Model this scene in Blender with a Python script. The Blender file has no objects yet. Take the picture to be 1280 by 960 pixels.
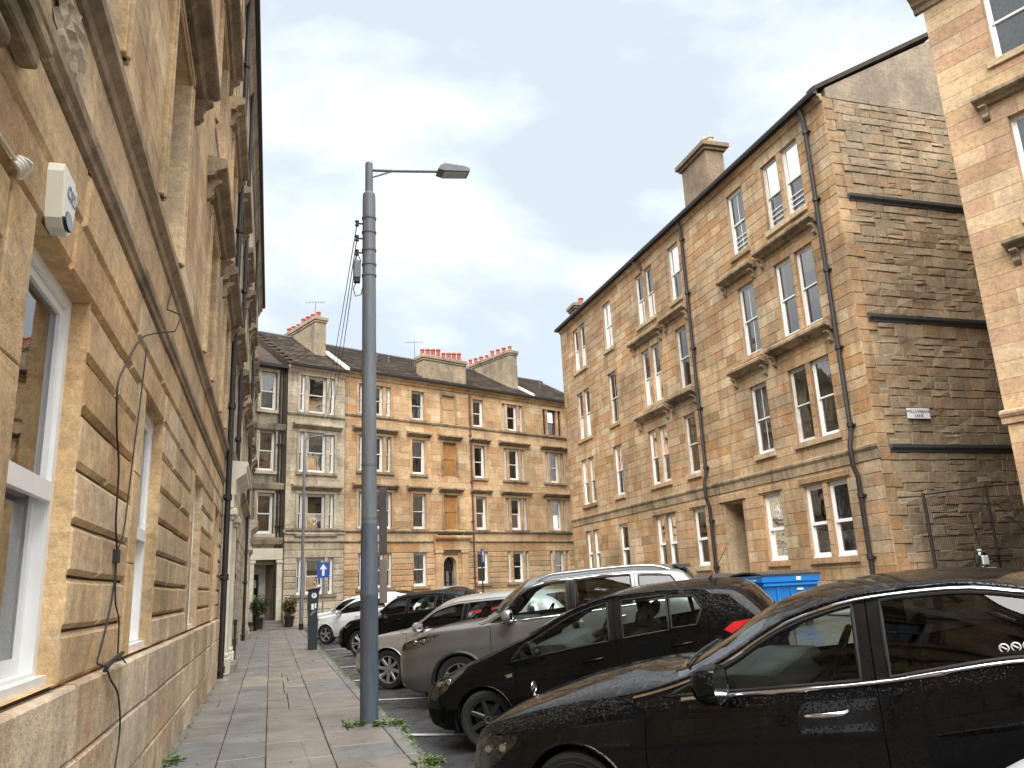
import bpy, bmesh, math, random
from mathutils import Vector, Matrix
R = math.radians
PI = math.pi
sc = bpy.context.scene
COL = sc.collection

# ------------------------------------------------------------------ camera
cam_d = bpy.data.cameras.new('camera')
cam_d.sensor_width = 36
cam_d.lens = 36 * 986.833 / 1280
cam_d.clip_start = 0.05
cam_d.clip_end = 3000
cam = bpy.data.objects.new('camera', cam_d)
COL.objects.link(cam)
CZ = 1.52
def _axis(vx, vy, f=986.833):
    v = Vector((vx - 640, vy - 480, f)); v.normalize(); return v
_Y = _axis(338, 745); _Z = _axis(460, -3400); _X = _Y.cross(_Z)
# rows: world axes in camera space (x right, y down, z forward)
M = Matrix(((_X.x, -_X.y, -_X.z), (_Y.x, -_Y.y, -_Y.z), (_Z.x, -_Z.y, -_Z.z)))
cam.matrix_world = Matrix.Translation((0, 0, CZ)) @ M.to_4x4()
sc.camera = cam
MI = M.inverted()
def project(p):
    v = MI @ (Vector(p) - Vector((0, 0, CZ)))
    if v.z > -0.05:
        return None
    return 640 + 986.833 * v.x / -v.z, 480 - 986.833 * v.y / -v.z

# ------------------------------------------------------------------ light
world = bpy.data.worlds.new('World')
sc.world = world
world.use_nodes = True
SUN_EL, SUN_AZ = R(62), R(205)      # azimuth clockwise from +Y
nt = world.node_tree; nt.nodes.clear()
def wn(t, **k):
    n = nt.nodes.new(t)
    for a, b in k.items():
        setattr(n, a, b)
    return n
out = wn('ShaderNodeOutputWorld')
sky = wn('ShaderNodeTexSky', sky_type='NISHITA', sun_disc=False)
sky.sun_elevation = SUN_EL; sky.sun_rotation = SUN_AZ
sky.air_density = 1.0; sky.dust_density = 2.0; sky.ozone_density = 1.5
bg1 = wn('ShaderNodeBackground'); bg1.inputs[1].default_value = 0.06
nt.links.new(sky.outputs[0], bg1.inputs[0])
tc = wn('ShaderNodeTexCoord')
mp = wn('ShaderNodeMapping'); mp.inputs['Scale'].default_value = (1.0, 1.0, 2.4); mp.inputs['Location'].default_value = (3.3, 1.2, 0.4)
nt.links.new(tc.outputs['Generated'], mp.inputs[0])
nz = wn('ShaderNodeTexNoise'); nz.inputs['Scale'].default_value = 1.7; nz.inputs['Detail'].default_value = 7; nz.inputs['Roughness'].default_value = 0.5; nz.inputs['Distortion'].default_value = 0.25
nt.links.new(mp.outputs[0], nz.inputs['Vector'])
rp = wn('ShaderNodeValToRGB')
el = rp.color_ramp.elements
el[0].position = 0.38; el[0].color = (0.47, 0.52, 0.565, 1)
el[1].position = 0.58; el[1].color = (1.0, 1.0, 1.0, 1)
e = el.new(0.47); e.color = (0.69, 0.74, 0.78, 1)
sx = wn('ShaderNodeSeparateXYZ'); nt.links.new(tc.outputs['Generated'], sx.inputs[0])
m1 = wn('ShaderNodeMath', operation='MULTIPLY_ADD'); m1.inputs[1].default_value = -0.16; m1.inputs[2].default_value = 0.055
nt.links.new(sx.outputs[2], m1.inputs[0])
m2 = wn('ShaderNodeMath', operation='ADD'); nt.links.new(nz.outputs[0], m2.inputs[0]); nt.links.new(m1.outputs[0], m2.inputs[1])
nt.links.new(m2.outputs[0], rp.inputs[0])
bg2 = wn('ShaderNodeBackground'); bg2.inputs[1].default_value = 0.225
nt.links.new(rp.outputs[0], bg2.inputs[0])
mx = wn('ShaderNodeMixShader'); mx.inputs[0].default_value = 0.94
nt.links.new(bg1.outputs[0], mx.inputs[1]); nt.links.new(bg2.outputs[0], mx.inputs[2])
nt.links.new(mx.outputs[0], out.inputs[0])
sun_d = bpy.data.lights.new('sun', 'SUN')
sun_d.energy = 1.5; sun_d.angle = R(75); sun_d.color = (1.0, 0.975, 0.94)
sun = bpy.data.objects.new('sun', sun_d); COL.objects.link(sun)
sd = Vector((math.sin(SUN_AZ) * math.cos(SUN_EL), math.cos(SUN_AZ) * math.cos(SUN_EL), math.sin(SUN_EL)))
sun.rotation_euler = sd.to_track_quat('Z', 'Y').to_euler()
sc.view_settings.view_transform = 'Standard'
sc.view_settings.look = 'None'
sc.view_settings.exposure = 2.88
sc.view_settings.gamma = 1
sc.cycles.use_denoising = True
sc.cycles.max_bounces = 8
sc.cycles.transparent_max_bounces = 16
sc.cycles.sample_clamp_indirect = 6

# ------------------------------------------------------------------ helpers
class MB:
    """collects faces; build() links them as one mesh object"""
    def __init__(s):
        s.v = []; s.f = []; s.t = []; s.m = []
    def face(s, pts, tone=0.5, m=0):
        i = len(s.v); s.v += [tuple(p) for p in pts]
        s.f.append(tuple(range(i, i + len(pts)))); s.t.append(tone); s.m.append(m)
    def poly(s, vs, fs, tone=0.5, m=0):
        i = len(s.v); s.v += [tuple(p) for p in vs]
        for f in fs:
            s.f.append(tuple(i + k for k in f)); s.t.append(tone); s.m.append(m)
    def box(s, x0, x1, y0, y1, z0, z1, tone=0.5, m=0, ch=0, tf=None):
        if ch > 0:
            c = ch
            xs, ys, zs = (x0, x1), (y0, y1), (z0, z1)
            vs = []; idx = {}
            for ax in range(3):
                for sx in (0, 1):
                    for sy in (0, 1):
                        for sz in (0, 1):
                            p = [xs[sx] + (c if sx == 0 else -c) * (ax != 0), ys[sy] + (c if sy == 0 else -c) * (ax != 1), zs[sz] + (c if sz == 0 else -c) * (ax != 2)]
                            idx[(ax, sx, sy, sz)] = len(vs); vs.append(p)
            fs = []
            g = lambda ax, a, b, d: idx[(ax, a, b, d)]
            for k in (0, 1):
                fs.append((g(0, k, 0, 0), g(0, k, 1, 0), g(0, k, 1, 1), g(0, k, 0, 1)))
                fs.append((g(1, 0, k, 0), g(1, 1, k, 0), g(1, 1, k, 1), g(1, 0, k, 1)))
                fs.append((g(2, 0, 0, k), g(2, 1, 0, k), g(2, 1, 1, k), g(2, 0, 1, k)))
            for a in (0, 1):
                for b in (0, 1):
                    fs.append((g(0, a, b, 0), g(0, a, b, 1), g(1, a, b, 1), g(1, a, b, 0)))
                    fs.append((g(0, a, 0, b), g(0, a, 1, b), g(2, a, 1, b), g(2, a, 0, b)))
                    fs.append((g(1, 0, a, b), g(1, 1, a, b), g(2, 1, a, b), g(2, 0, a, b)))
            for a in (0, 1):
                for b in (0, 1):
                    for d in (0, 1):
                        fs.append((g(0, a, b, d), g(1, a, b, d), g(2, a, b, d)))
        else:
            vs = [(x0, y0, z0), (x1, y0, z0), (x1, y1, z0), (x0, y1, z0), (x0, y0, z1), (x1, y0, z1), (x1, y1, z1), (x0, y1, z1)]
            fs = [(0, 3, 2, 1), (4, 5, 6, 7), (0, 1, 5, 4), (1, 2, 6, 5), (2, 3, 7, 6), (3, 0, 4, 7)]
        if tf: vs = [tf(*p) for p in vs]
        s.poly(vs, fs, tone, m)
    def tube(s, pts, r, n=8, tone=0.5, m=0, cap=True, closed=False):
        pts = [Vector(p) for p in pts]; N = len(pts)
        rs = r if isinstance(r, (list, tuple)) else [r] * N
        rings = []
        prev = None
        for i, p in enumerate(pts):
            a = pts[(i - 1) % N] if (i > 0 or closed) else p
            b = pts[(i + 1) % N] if (i < N - 1 or closed) else p
            d = (b - a).normalized()
            if prev is None:
                up = Vector((0, 0, 1)) if abs(d.z) < 0.9 else Vector((1, 0, 0))
                x = d.cross(up).normalized()
            else:
                x = (prev - d * prev.dot(d)).normalized()
            prev = x; y = d.cross(x)
            rings.append([p + (x * math.cos(2 * PI * k / n) + y * math.sin(2 * PI * k / n)) * rs[i] for k in range(n)])
        vs = [q for rg in rings for q in rg]; fs = []
        for i in range(N if closed else N - 1):
            j = (i + 1) % N
            for k in range(n):
                fs.append((i * n + k, i * n + (k + 1) % n, j * n + (k + 1) % n, j * n + k))
        if cap and not closed:
            fs.append(tuple(reversed(range(n)))); fs.append(tuple((N - 1) * n + k for k in range(n)))
        s.poly(vs, fs, tone, m)
    def lathe(s, prof, n=20, o=(0, 0, 0), axis='z', tone=0.5, m=0, cap=True):
        """prof: (radius, height) list"""
        vs = []; fs = []
        for r, h in prof:
            for k in range(n):
                a = 2 * PI * k / n; c, d = r * math.cos(a), r * math.sin(a)
                p = (c, d, h) if axis == 'z' else ((c, h, d) if axis == 'y' else (h, c, d))
                vs.append((p[0] + o[0], p[1] + o[1], p[2] + o[2]))
        for i in range(len(prof) - 1):
            for k in range(n):
                fs.append((i * n + k, i * n + (k + 1) % n, (i + 1) * n + (k + 1) % n, (i + 1) * n + k))
        if cap:
            if prof[0][0] > 1e-4: fs.append(tuple(reversed(range(n))))
            if prof[-1][0] > 1e-4: fs.append(tuple((len(prof) - 1) * n + k for k in range(n)))
        s.poly(vs, fs, tone, m)
    def prism(s, outline, axis, a, b, tone=0.5, m=0):
        """extrude 2D outline along axis from a to b; outline in the other two axes (in xyz order)"""
        def P(q, h):
            return (h, q[0], q[1]) if axis == 'x' else ((q[0], h, q[1]) if axis == 'y' else (q[0], q[1], h))
        n = len(outline)
        vs = [P(q, a) for q in outline] + [P(q, b) for q in outline]
        fs = [tuple(range(n)), tuple(reversed(range(n, 2 * n)))] + [(i, n + i, n + (i + 1) % n, (i + 1) % n) for i in range(n)]
        s.poly(vs, fs, tone, m)
    def mesh(s, name, mats, smooth=None):
        me = bpy.data.meshes.new(name)
        me.from_pydata(s.v, [], s.f)
        if not isinstance(mats, (list, tuple)): mats = [mats]
        for q in mats: me.materials.append(q)
        if len(mats) > 1: me.polygons.foreach_set('material_index', s.m)
        at = me.attributes.new('tone', 'FLOAT', 'FACE'); at.data.foreach_set('value', s.t)
        bm = bmesh.new(); bm.from_mesh(me)
        bmesh.ops.remove_doubles(bm, verts=bm.verts, dist=1e-5)
        bmesh.ops.recalc_face_normals(bm, faces=bm.faces)
        bm.to_mesh(me); bm.free()
        if smooth is not None:
            me.polygons.foreach_set('use_smooth', [True] * len(me.polygons))
            me.set_sharp_from_angle(angle=R(smooth))
        return me
    def build(s, name, mats, parent=None, smooth=None, loc=None, recenter=False):
        if recenter and s.v:
            c = [sum(p[i] for p in s.v) / len(s.v) for i in range(3)]
            s.v = [(p[0] - c[0], p[1] - c[1], p[2] - c[2]) for p in s.v]; loc = c
        return link(name, s.mesh(name, mats, smooth), parent, loc)

def link(name, me, parent=None, loc=None, rz=0):
    o = bpy.data.objects.new(name, me); COL.objects.link(o)
    if parent is not None: o.parent = parent
    if loc is not None: o.location = loc
    if rz: o.rotation_euler = (0, 0, rz)
    return o
def tag(o, label=None, cat=None, group=None, kind=None):
    for k, v in (('label', label), ('category', cat), ('group', group), ('kind', kind)):
        if v: o[k] = v
    return o
def thing(name, label, cat, loc=(0, 0, 0), rz=0, group=None):
    o = link(name, None, None, loc, rz); o.empty_display_size = 0.2
    return tag(o, label, cat, group)
def pchip(pts):
    xs = [p[0] for p in pts]; ys = [p[1] for p in pts]; n = len(xs)
    h = [xs[i + 1] - xs[i] for i in range(n - 1)]; d = [(ys[i + 1] - ys[i]) / h[i] for i in range(n - 1)]
    m = [d[0]] + [0 if d[i - 1] * d[i] <= 0 else (2 * d[i - 1] * d[i] / (d[i - 1] + d[i])) for i in range(1, n - 1)] + [d[-1]]
    def f(x):
        if x <= xs[0]: return ys[0]
        if x >= xs[-1]: return ys[-1]
        i = 0
        while x > xs[i + 1]: i += 1
        t = (x - xs[i]) / h[i]
        return (ys[i] * (1 + 2 * t) * (1 - t) ** 2 + m[i] * h[i] * t * (1 - t) ** 2 + ys[i + 1] * t * t * (3 - 2 * t) + m[i + 1] * h[i] * t * t * (t - 1))
    return f

# ------------------------------------------------------------------ materials
class NT:
    def __init__(s, name):
        s.mat = bpy.data.materials.new(name); s.mat.use_nodes = True
        s.t = s.mat.node_tree; s.t.nodes.clear()
        s.out = s.n('ShaderNodeOutputMaterial')
    def n(s, t, ins=None, **k):
        q = s.t.nodes.new(t)
        for a, b in k.items(): setattr(q, a, b)
        for a, b in (ins or {}).items():
            if isinstance(b, bpy.types.NodeSocket): s.t.links.new(b, q.inputs[a])
            else: q.inputs[a].default_value = b
        return q
    def ramp(s, fac, stops):
        q = s.n('ShaderNodeValToRGB', {0: fac}); e = q.color_ramp.elements
        while len(e) > 1: e.remove(e[-1])
        for i, (p, c) in enumerate(stops):
            if isinstance(c, (int, float)): c = (c, c, c)
            z = e[0] if i == 0 else e.new(p)
            z.position = p; z.color = (*c[:3], 1)
        return q.outputs[0]
    def noise(s, scale, detail=4, rough=0.55, vec=None, stretch=None, dist=0.0):
        if vec is None: vec = s.n('ShaderNodeNewGeometry').outputs['Position']
        if stretch: vec = s.n('ShaderNodeMapping', {0: vec, 'Scale': stretch}).outputs[0]
        return s.n('ShaderNodeTexNoise', {'Vector': vec, 'Scale': scale, 'Detail': detail, 'Roughness': rough, 'Distortion': dist}).outputs[0]
    def mix(s, fac, a, b, mode='MIX'):
        q = s.n('ShaderNodeMix', data_type='RGBA', blend_type=mode)
        for i, v in ((0, fac), (6, a), (7, b)):
            if isinstance(v, bpy.types.NodeSocket): s.t.links.new(v, q.inputs[i])
            else: q.inputs[i].default_value = v if i == 0 else ((*v[:3], 1) if isinstance(v, (tuple, list)) else (v, v, v, 1))
        return q.outputs[2]
    def math(s, op, a, b=0.0):
        return s.n('ShaderNodeMath', {0: a, 1: b}, operation=op).outputs[0]
    def bump(s, h, strength=0.3, dist=0.02):
        return s.n('ShaderNodeBump', {'Height': h, 'Strength': strength, 'Distance': dist}).outputs[0]
    def pbsdf(s, **k):
        q = s.n('ShaderNodeBsdfPrincipled')
        for a, v in k.items():
            a = a.replace('_', ' ')
            if isinstance(v, bpy.types.NodeSocket): s.t.links.new(v, q.inputs[a])
            elif a == 'Base Color': q.inputs[a].default_value = (*v[:3], 1)
            else: q.inputs[a].default_value = v
        s.t.links.new(q.outputs[0], s.out.inputs[0])
        return s.mat

def plain(name, col, rough=0.6, metal=0.0, var=0.12, scale=6.0, bump=0.1, coat=0.0):
    t = NT(name)
    nzv = t.noise(scale, 5)
    c = t.mix(1.0, col, t.ramp(nzv, [(0.25, 1 - var), (0.75, 1 + var * 0.4)]), 'MULTIPLY')
    r = t.math('ADD', t.math('MULTIPLY', nzv, 0.25), rough - 0.12)
    return t.pbsdf(Base_Color=c, Roughness=r, Metallic=metal, Coat_Weight=coat, Normal=t.bump(t.noise(scale * 12, 3), bump, 0.004))

def stone(name, cols, soot=0.25, soot_col=(0.055, 0.045, 0.035), rough=0.85, bump=0.35, streak=0.35, pale=0.0, grain=45, orange=0.0):
    t = NT(name)
    tone = t.n('ShaderNodeAttribute', attribute_name='tone').outputs['Fac']
    base = t.ramp(tone, [(i / (len(cols) - 1), c) for i, c in enumerate(cols)])
    med = t.noise(1.3, 6, 0.6)
    base = t.mix(1.0, base, t.ramp(med, [(0.3, 0.78), (0.7, 1.16)]), 'MULTIPLY')
    bed = t.noise(5, 5, 0.6, stretch=(0.5, 0.5, 6.0), dist=0.6)
    base = t.mix(0.55, base, t.ramp(bed, [(0.3, 0.72), (0.7, 1.12)]), 'MULTIPLY')
    if orange:
        o = t.noise(0.8, 5, 0.65)
        base = t.mix(t.math('MULTIPLY', t.ramp(o, [(0.52, 0), (0.66, 1)]), orange), base, (0.40, 0.17, 0.06))
    if pale:
        o = t.noise(2.3, 8, 0.7, stretch=(1, 1, 1.2))
        base = t.mix(t.math('MULTIPLY', t.ramp(o, [(0.56, 0), (0.66, 1)]), pale), base, (0.47, 0.40, 0.30))
    zone = t.noise(0.33, 4, 0.6)
    base = t.mix(1.0, base, t.ramp(zone, [(0.35, (0.80, 0.80, 0.80)), (0.62, (1.14, 1.12, 1.08))]), 'MULTIPLY')
    mid = t.noise(11, 8, 0.75)
    base = t.mix(0.75, base, t.ramp(mid, [(0.34, 0.62), (0.5, 1.0), (0.68, 1.28)]), 'MULTIPLY')
    fine = t.noise(grain, 4, 0.7)
    base = t.mix(0.8, base, t.ramp(fine, [(0.25, 0.7), (0.7, 1.15)]), 'MULTIPLY')
    if soot:
        a = t.noise(1.1, 6, 0.65); b = t.noise(3.2, 5, 0.6, stretch=(1.4, 1.4, 0.18))
        k = t.math('ADD', t.math('MULTIPLY', a, 1 - streak), t.math('MULTIPLY', b, streak))
        base = t.mix(t.math('MULTIPLY', t.ramp(k, [(0.47, 0), (0.68, 1)]), soot * 1.6), base, soot_col)
    h = t.math('ADD', fine, t.math('MULTIPLY', t.noise(9, 5, 0.6), 1.6))
    return t.pbsdf(Base_Color=base, Roughness=rough, Normal=t.bump(h, bump, 0.012), Specular_IOR_Level=0.25)

MAT = {}
MAT['sand_left'] = stone('warm_sandstone', [(0.47, 0.31, 0.16), (0.58, 0.41, 0.23), (0.64, 0.49, 0.31), (0.50, 0.36, 0.22), (0.61, 0.43, 0.23), (0.67, 0.53, 0.36)], soot=0.26, pale=0.55, orange=0.28, bump=0.45)
MAT['sand_plinth'] = stone('bleached_plinth_stone', [(0.50, 0.38, 0.25), (0.60, 0.48, 0.33), (0.66, 0.55, 0.41), (0.55, 0.42, 0.28)], soot=0.3, pale=0.8, orange=0.3, bump=0.7)
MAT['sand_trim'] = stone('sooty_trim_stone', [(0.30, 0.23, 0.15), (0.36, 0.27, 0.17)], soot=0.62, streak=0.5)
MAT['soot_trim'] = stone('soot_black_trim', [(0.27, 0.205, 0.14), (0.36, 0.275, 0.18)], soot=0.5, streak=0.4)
MAT['mortar'] = plain('mortar', (0.20, 0.155, 0.10), 0.9)
MAT['mortar_dark'] = plain('dark_groove', (0.13, 0.09, 0.055), 0.9)
MAT['sand_right'] = stone('blond_sandstone', [(0.29, 0.19, 0.10), (0.40, 0.275, 0.155), (0.47, 0.34, 0.205), (0.40, 0.225, 0.105), (0.53, 0.41, 0.265), (0.40, 0.295, 0.185)], soot=0.3, streak=.6, orange=0.16, bump=0.4)
MAT['rubble'] = stone('rubble_stone', [(0.25, 0.19, 0.125), (0.32, 0.25, 0.165), (0.37, 0.295, 0.20), (0.32, 0.22, 0.135), (0.41, 0.335, 0.235)], soot=0.16, bump=0.35, grain=38)
MAT['rubble_mortar'] = plain('rubble_mortar', (0.26, 0.205, 0.14), 0.95, bump=0.4)
MAT['render'] = stone('cement_render', [(0.30, 0.245, 0.18), (0.33, 0.27, 0.20)], soot=0.18, bump=0.25)
MAT['sand_far'] = stone('honey_sandstone', [(0.42, 0.27, 0.14), (0.52, 0.36, 0.20), (0.57, 0.42, 0.25), (0.48, 0.27, 0.13), (0.60, 0.46, 0.29)], soot=0.2, orange=0.16, pale=0.2)
MAT['grey_far'] = stone('stained_grey_stone', [(0.40, 0.34, 0.25), (0.50, 0.43, 0.32), (0.57, 0.50, 0.38), (0.46, 0.38, 0.27)], soot=0.34, streak=0.45)
MAT['black_far'] = stone('sooted_stone', [(0.28, 0.24, 0.18), (0.40, 0.35, 0.26)], soot=0.6, streak=0.5)
MAT['sand_near_right'] = stone('pink_sandstone', [(0.44, 0.28, 0.17), (0.50, 0.35, 0.20), (0.55, 0.40, 0.24), (0.46, 0.28, 0.18), (0.57, 0.44, 0.28)], soot=0.08, bump=0.25)
MAT['cream'] = plain('cream_paint', (0.66, 0.61, 0.47), 0.6, var=0.25, scale=3)
MAT['ochre_infill'] = stone('ochre_infill_panel', [(0.36, 0.17, 0.05), (0.40, 0.2, 0.07)], soot=0.15)
MAT['white'] = plain('white_window_paint', (0.78, 0.78, 0.76), 0.4, var=0.08)
MAT['white_old'] = plain('aged_white_paint', (0.62, 0.60, 0.55), 0.55, var=0.25)
MAT['white_grey'] = plain('greyed_white_paint', (0.68, 0.69, 0.68), 0.5, var=0.15)
MAT['brown'] = plain('brown_window_paint', (0.10, 0.05, 0.035), 0.5)
MAT['iron'] = plain('black_cast_iron', (0.022, 0.020, 0.020), 0.55, var=0.4, bump=0.25)
MAT['red_iron'] = plain('red_brown_pipe', (0.10, 0.035, 0.025), 0.55)
MAT['grey_metal'] = plain('weathered_grey_metal', (0.16, 0.175, 0.19), 0.55, metal=0.2, var=0.3, bump=0.2)
MAT['lead'] = plain('lead_flashing', (0.075, 0.08, 0.085), 0.5, var=0.3)
MAT['slate'] = None
MAT['room'] = plain('dim_room', (0.11, 0.105, 0.10), 0.9)
MAT['curtain'] = plain('curtain_cloth', (0.68, 0.66, 0.61), 0.9, var=0.2, scale=12)
MAT['blind'] = plain('roller_blind', (0.74, 0.74, 0.72), 0.8, var=0.06)
MAT['door_black'] = plain('black_door_paint', (0.012, 0.012, 0.016), 0.3, coat=0.3)
MAT['door_brown'] = plain('brown_door_paint', (0.085, 0.035, 0.018), 0.45)
MAT['pot'] = plain('red_chimney_pot', (0.34, 0.085, 0.045), 0.85, var=0.3)
MAT['pot_buff'] = plain('buff_chimney_pot', (0.42, 0.33, 0.23), 0.85, var=0.3)
MAT['chimney'] = stone('chimney_stone', [(0.30, 0.24, 0.17), (0.36, 0.29, 0.2)], soot=0.45)
MAT['chimney_brown'] = stone('brown_chimney_render', [(0.235, 0.175, 0.12), (0.29, 0.22, 0.155)], soot=0.4)
MAT['white_lead'] = plain('pale_skew', (0.52, 0.5, 0.46), 0.7)
MAT['moss'] = plain('moss', (0.05, 0.062, 0.022), 0.95, var=0.5, scale=20, bump=1)
def slate():
    t = NT('roof_slate')
    v = t.n('ShaderNodeTexCoord').outputs['UV']
    pos = t.n('ShaderNodeNewGeometry').outputs['Position']
    tone = t.n('ShaderNodeAttribute', attribute_name='tone').outputs['Fac']
    c = t.ramp(tone, [(0, (0.035, 0.027, 0.021)), (0.5, (0.06, 0.046, 0.036)), (1, (0.10, 0.075, 0.055))])
    c = t.mix(0.7, c, t.ramp(t.noise(3, 6, 0.6), [(0.3, 0.6), (0.7, 1.3)]), 'MULTIPLY')
    return t.pbsdf(Base_Color=c, Roughness=0.92, Specular_IOR_Level=.15, Normal=t.bump(t.noise(30, 3), 0.3, 0.01))
MAT['slate'] = slate()
def glass(name, tint, ior=1.6, rough=0.0, gcol=(1, 1, 1), wave=0.0):
    t = NT(name)
    fr = t.n('ShaderNodeFresnel', {'IOR': ior}).outputs[0]
    a = t.n('ShaderNodeBsdfTransparent', {0: (*tint, 1)}).outputs[0]
    g = t.n('ShaderNodeBsdfGlossy', {0: (*gcol, 1), 'Roughness': rough}).outputs[0]
    if wave: t.t.links.new(t.bump(t.noise(2.4, 2), wave, .02), g.node.inputs['Normal'])
    m = t.n('ShaderNodeMixShader', {0: fr, 1: a, 2: g}).outputs[0]
    t.t.links.new(m, t.out.inputs[0])
    return t.mat
MAT['glass'] = glass('window_glass', (0.93, 0.95, 0.95), 2.3, wave=.12)
MAT['car_glass'] = glass('car_glass', (0.80, 0.90, 0.87), 1.5)
MAT['dark_glass'] = glass('tinted_car_glass', (0.24, 0.25, 0.25), 1.55)
MAT['lens'] = glass('clear_lens', (0.9, 0.92, 0.92), 1.5)

# ------------------------------------------------------------------ facade kit (local x along wall, y inwards, z up)
FAC = lambda u, d, z: (u, -d, z)
def courses(z0, z1, h, rng=None, vary=0.0):
    n = max(1, round((z1 - z0) / h)); st = (z1 - z0) / n
    zs = [z0 + i * st for i in range(n + 1)]
    if rng and vary:
        for i in range(1, n): zs[i] += rng.uniform(-vary, vary) * st
    return zs
def blocks(u0, u1, zs, holes, lmin, lmax, rng):
    res = []
    for za, zb in zip(zs[:-1], zs[1:]):
        iv = [(u0, u1)]
        for (a, b, c, d) in holes:
            if c < zb - 0.02 and d > za + 0.02:
                nx = []
                for p, q in iv:
                    if b <= p or a >= q: nx.append((p, q)); continue
                    if a - p > 0.03: nx.append((p, a))
                    if q - b > 0.03: nx.append((b, q))
                iv = nx
        for p, q in iv:
            x = p
            while q - x > 1e-4:
                l = rng.uniform(lmin, lmax)
                if x == p and rng.random() < 0.5: l *= 0.6
                if q - x - l < lmin * 0.55: l = q - x
                res.append((x, x + l, za, zb)); x += l
    return res
def block(mb, b, d, ch, tone, mp=FAC, gap=0.006, thick=0.04, rng=None, jit=0.0, rough=0.0, chz=None):
    ua, ub, za, zb = b
    ua += gap; ub -= gap; za += gap; zb -= gap
    c = min(ch, (ub - ua) * 0.35, (zb - za) * 0.35)
    if rng and jit: d = d + rng.uniform(-jit, jit)
    j = (lambda s: rng.uniform(-s, s)) if (rng and rough) else (lambda s: 0)
    o = [(ua, za), (ub, za), (ub, zb), (ua, zb)]
    o = [(p + j(rough), q + j(rough)) for p, q in o]
    i = [(o[0][0] + c, o[0][1] + c), (o[1][0] - c, o[1][1] + c), (o[2][0] - c, o[2][1] - c), (o[3][0] + c, o[3][1] - c)]
    vs = [mp(p, d - thick, q) for p, q in o] + [mp(p, d - c, q) for p, q in o] + [mp(p, d + j(rough * 0.8), q) for p, q in i]
    fs = [(8, 9, 10, 11)]
    for k in range(4):
        n = (k + 1) % 4
        fs += [(k, n, 4 + n, 4 + k), (4 + k, 4 + n, 8 + n, 8 + k)]
    mb.poly(vs, fs, tone)
def size_in_view(root, b, mp, d=0):
    ua, ub, za, zb = b
    w = root.matrix_basis @ Vector(mp((ua + ub) / 2, d, (za + zb) / 2))
    p = project(w)
    if p is None or not (-15 < p[0] < 1295 and -15 < p[1] < 975): return 0
    dist = (w - Vector((0, 0, CZ))).length
    n = root.matrix_basis.to_3x3() @ (Vector(mp(0, 1, 0)) - Vector(mp(0, 0, 0)))
    cs = abs((w - Vector((0, 0, CZ))).normalized().dot(n))
    return (ub - ua) * (zb - za) * cs / dist ** 2
def lay_stones(root, bl, name, stuff_name, mat, d=0.0, ch=0.01, mp=FAC, most=300, seed=1, tone=None, **k):
    rng = random.Random(seed)
    bl = [(b, (tone(b, rng) if tone else rng.random())) for b in bl]
    ranked = sorted(bl, key=lambda q: -size_in_view(root, q[0], mp, d))
    rest = MB(); n = 0
    for i, (b, tn) in enumerate(ranked):
        if i < most and size_in_view(root, b, mp, d) > 0:
            mb = MB(); block(mb, b, d, ch, tn, mp, rng=rng, **k)
            mb.build(name, mat, root, recenter=True)
        else:
            block(rest, b, d, ch, tn, mp, rng=rng, **k); n += 1
    if n: tag(rest.build(stuff_name, mat, root), kind='stuff')
def wall_sheet(mb, u0, u1, z0, z1, holes, d, reveal, mp=FAC, tone=0.5):
    us = sorted({u0, u1} | {h[0] for h in holes} | {h[1] for h in holes}); zs = sorted({z0, z1} | {h[2] for h in holes} | {h[3] for h in holes})
    us = [u for u in us if u0 <= u <= u1]; zs = [z for z in zs if z0 <= z <= z1]
    for a, b in zip(us[:-1], us[1:]):
        for c, e_ in zip(zs[:-1], zs[1:]):
            m, n = (a + b) / 2, (c + e_) / 2
            if any(h[0] < m < h[1] and h[2] < n < h[3] for h in holes): continue
            mb.face([mp(a, d, c), mp(b, d, c), mp(b, d, e_), mp(a, d, e_)], tone)
def reveals(root, mat, h, d0, d1, mp=FAC, tone=0.5):
    mb = MB(); a, b, c, e_ = h
    g = 0.003
    a += g; b -= g; c += g; e_ -= g
    for p, q in (((a, c), (b, c)), ((b, c), (b, e_)), ((b, e_), (a, e_)), ((a, e_), (a, c))):
        mb.face([mp(p[0], d0, p[1]), mp(q[0], d0, q[1]), mp(q[0], d1, q[1]), mp(p[0], d1, p[1])], tone)
    return mb.build('window_reveal', MAT[mat], root)
_cache = {}
def cached(key, fn):
    if key not in _cache: _cache[key] = fn()
    return _cache[key]
def frame_mesh(w, h, style, mat, fw, split):
    mb = MB()
    def ring(x0, x1, z0, z1, t, y0, y1, bot=None):
        bot = bot or t
        mb.box(x0, x0 + t, y0, y1, z0, z1); mb.box(x1 - t, x1, y0, y1, z0, z1)
        mb.box(x0 + t, x1 - t, y0, y1, z1 - t, z1); mb.box(x0 + t, x1 - t, y0, y1, z0, z0 + bot)
    ring(0, w, 0, h, fw, 0, 0.10)
    zm = h * split
    s = 0.045 if fw < 0.08 else 0.05
    ring(fw + 0.001, w - fw - 0.001, zm - 0.02, h - fw - 0.001, s, 0.02, 0.055)
    ring(fw + 0.001, w - fw - 0.001, fw + 0.001, zm + 0.025, s, 0.058, 0.092, s * 1.5)
    if style == 'upvc':
        mb.box(-0.0, w, -0.045, 0.0, -0.0, 0.045)
        mb.box(fw, w - fw, -0.012, 0.018, zm - 0.045, zm + 0.045)
    if style == 'bars':
        mb.box(w / 2 - 0.012, w / 2 + 0.012, 0.03, 0.05, zm + 0.03, h - fw - s); mb.box(w / 2 - 0.012, w / 2 + 0.012, 0.065, 0.085, fw + s, zm - 0.02)
    return mb.mesh('window', mat)
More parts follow.
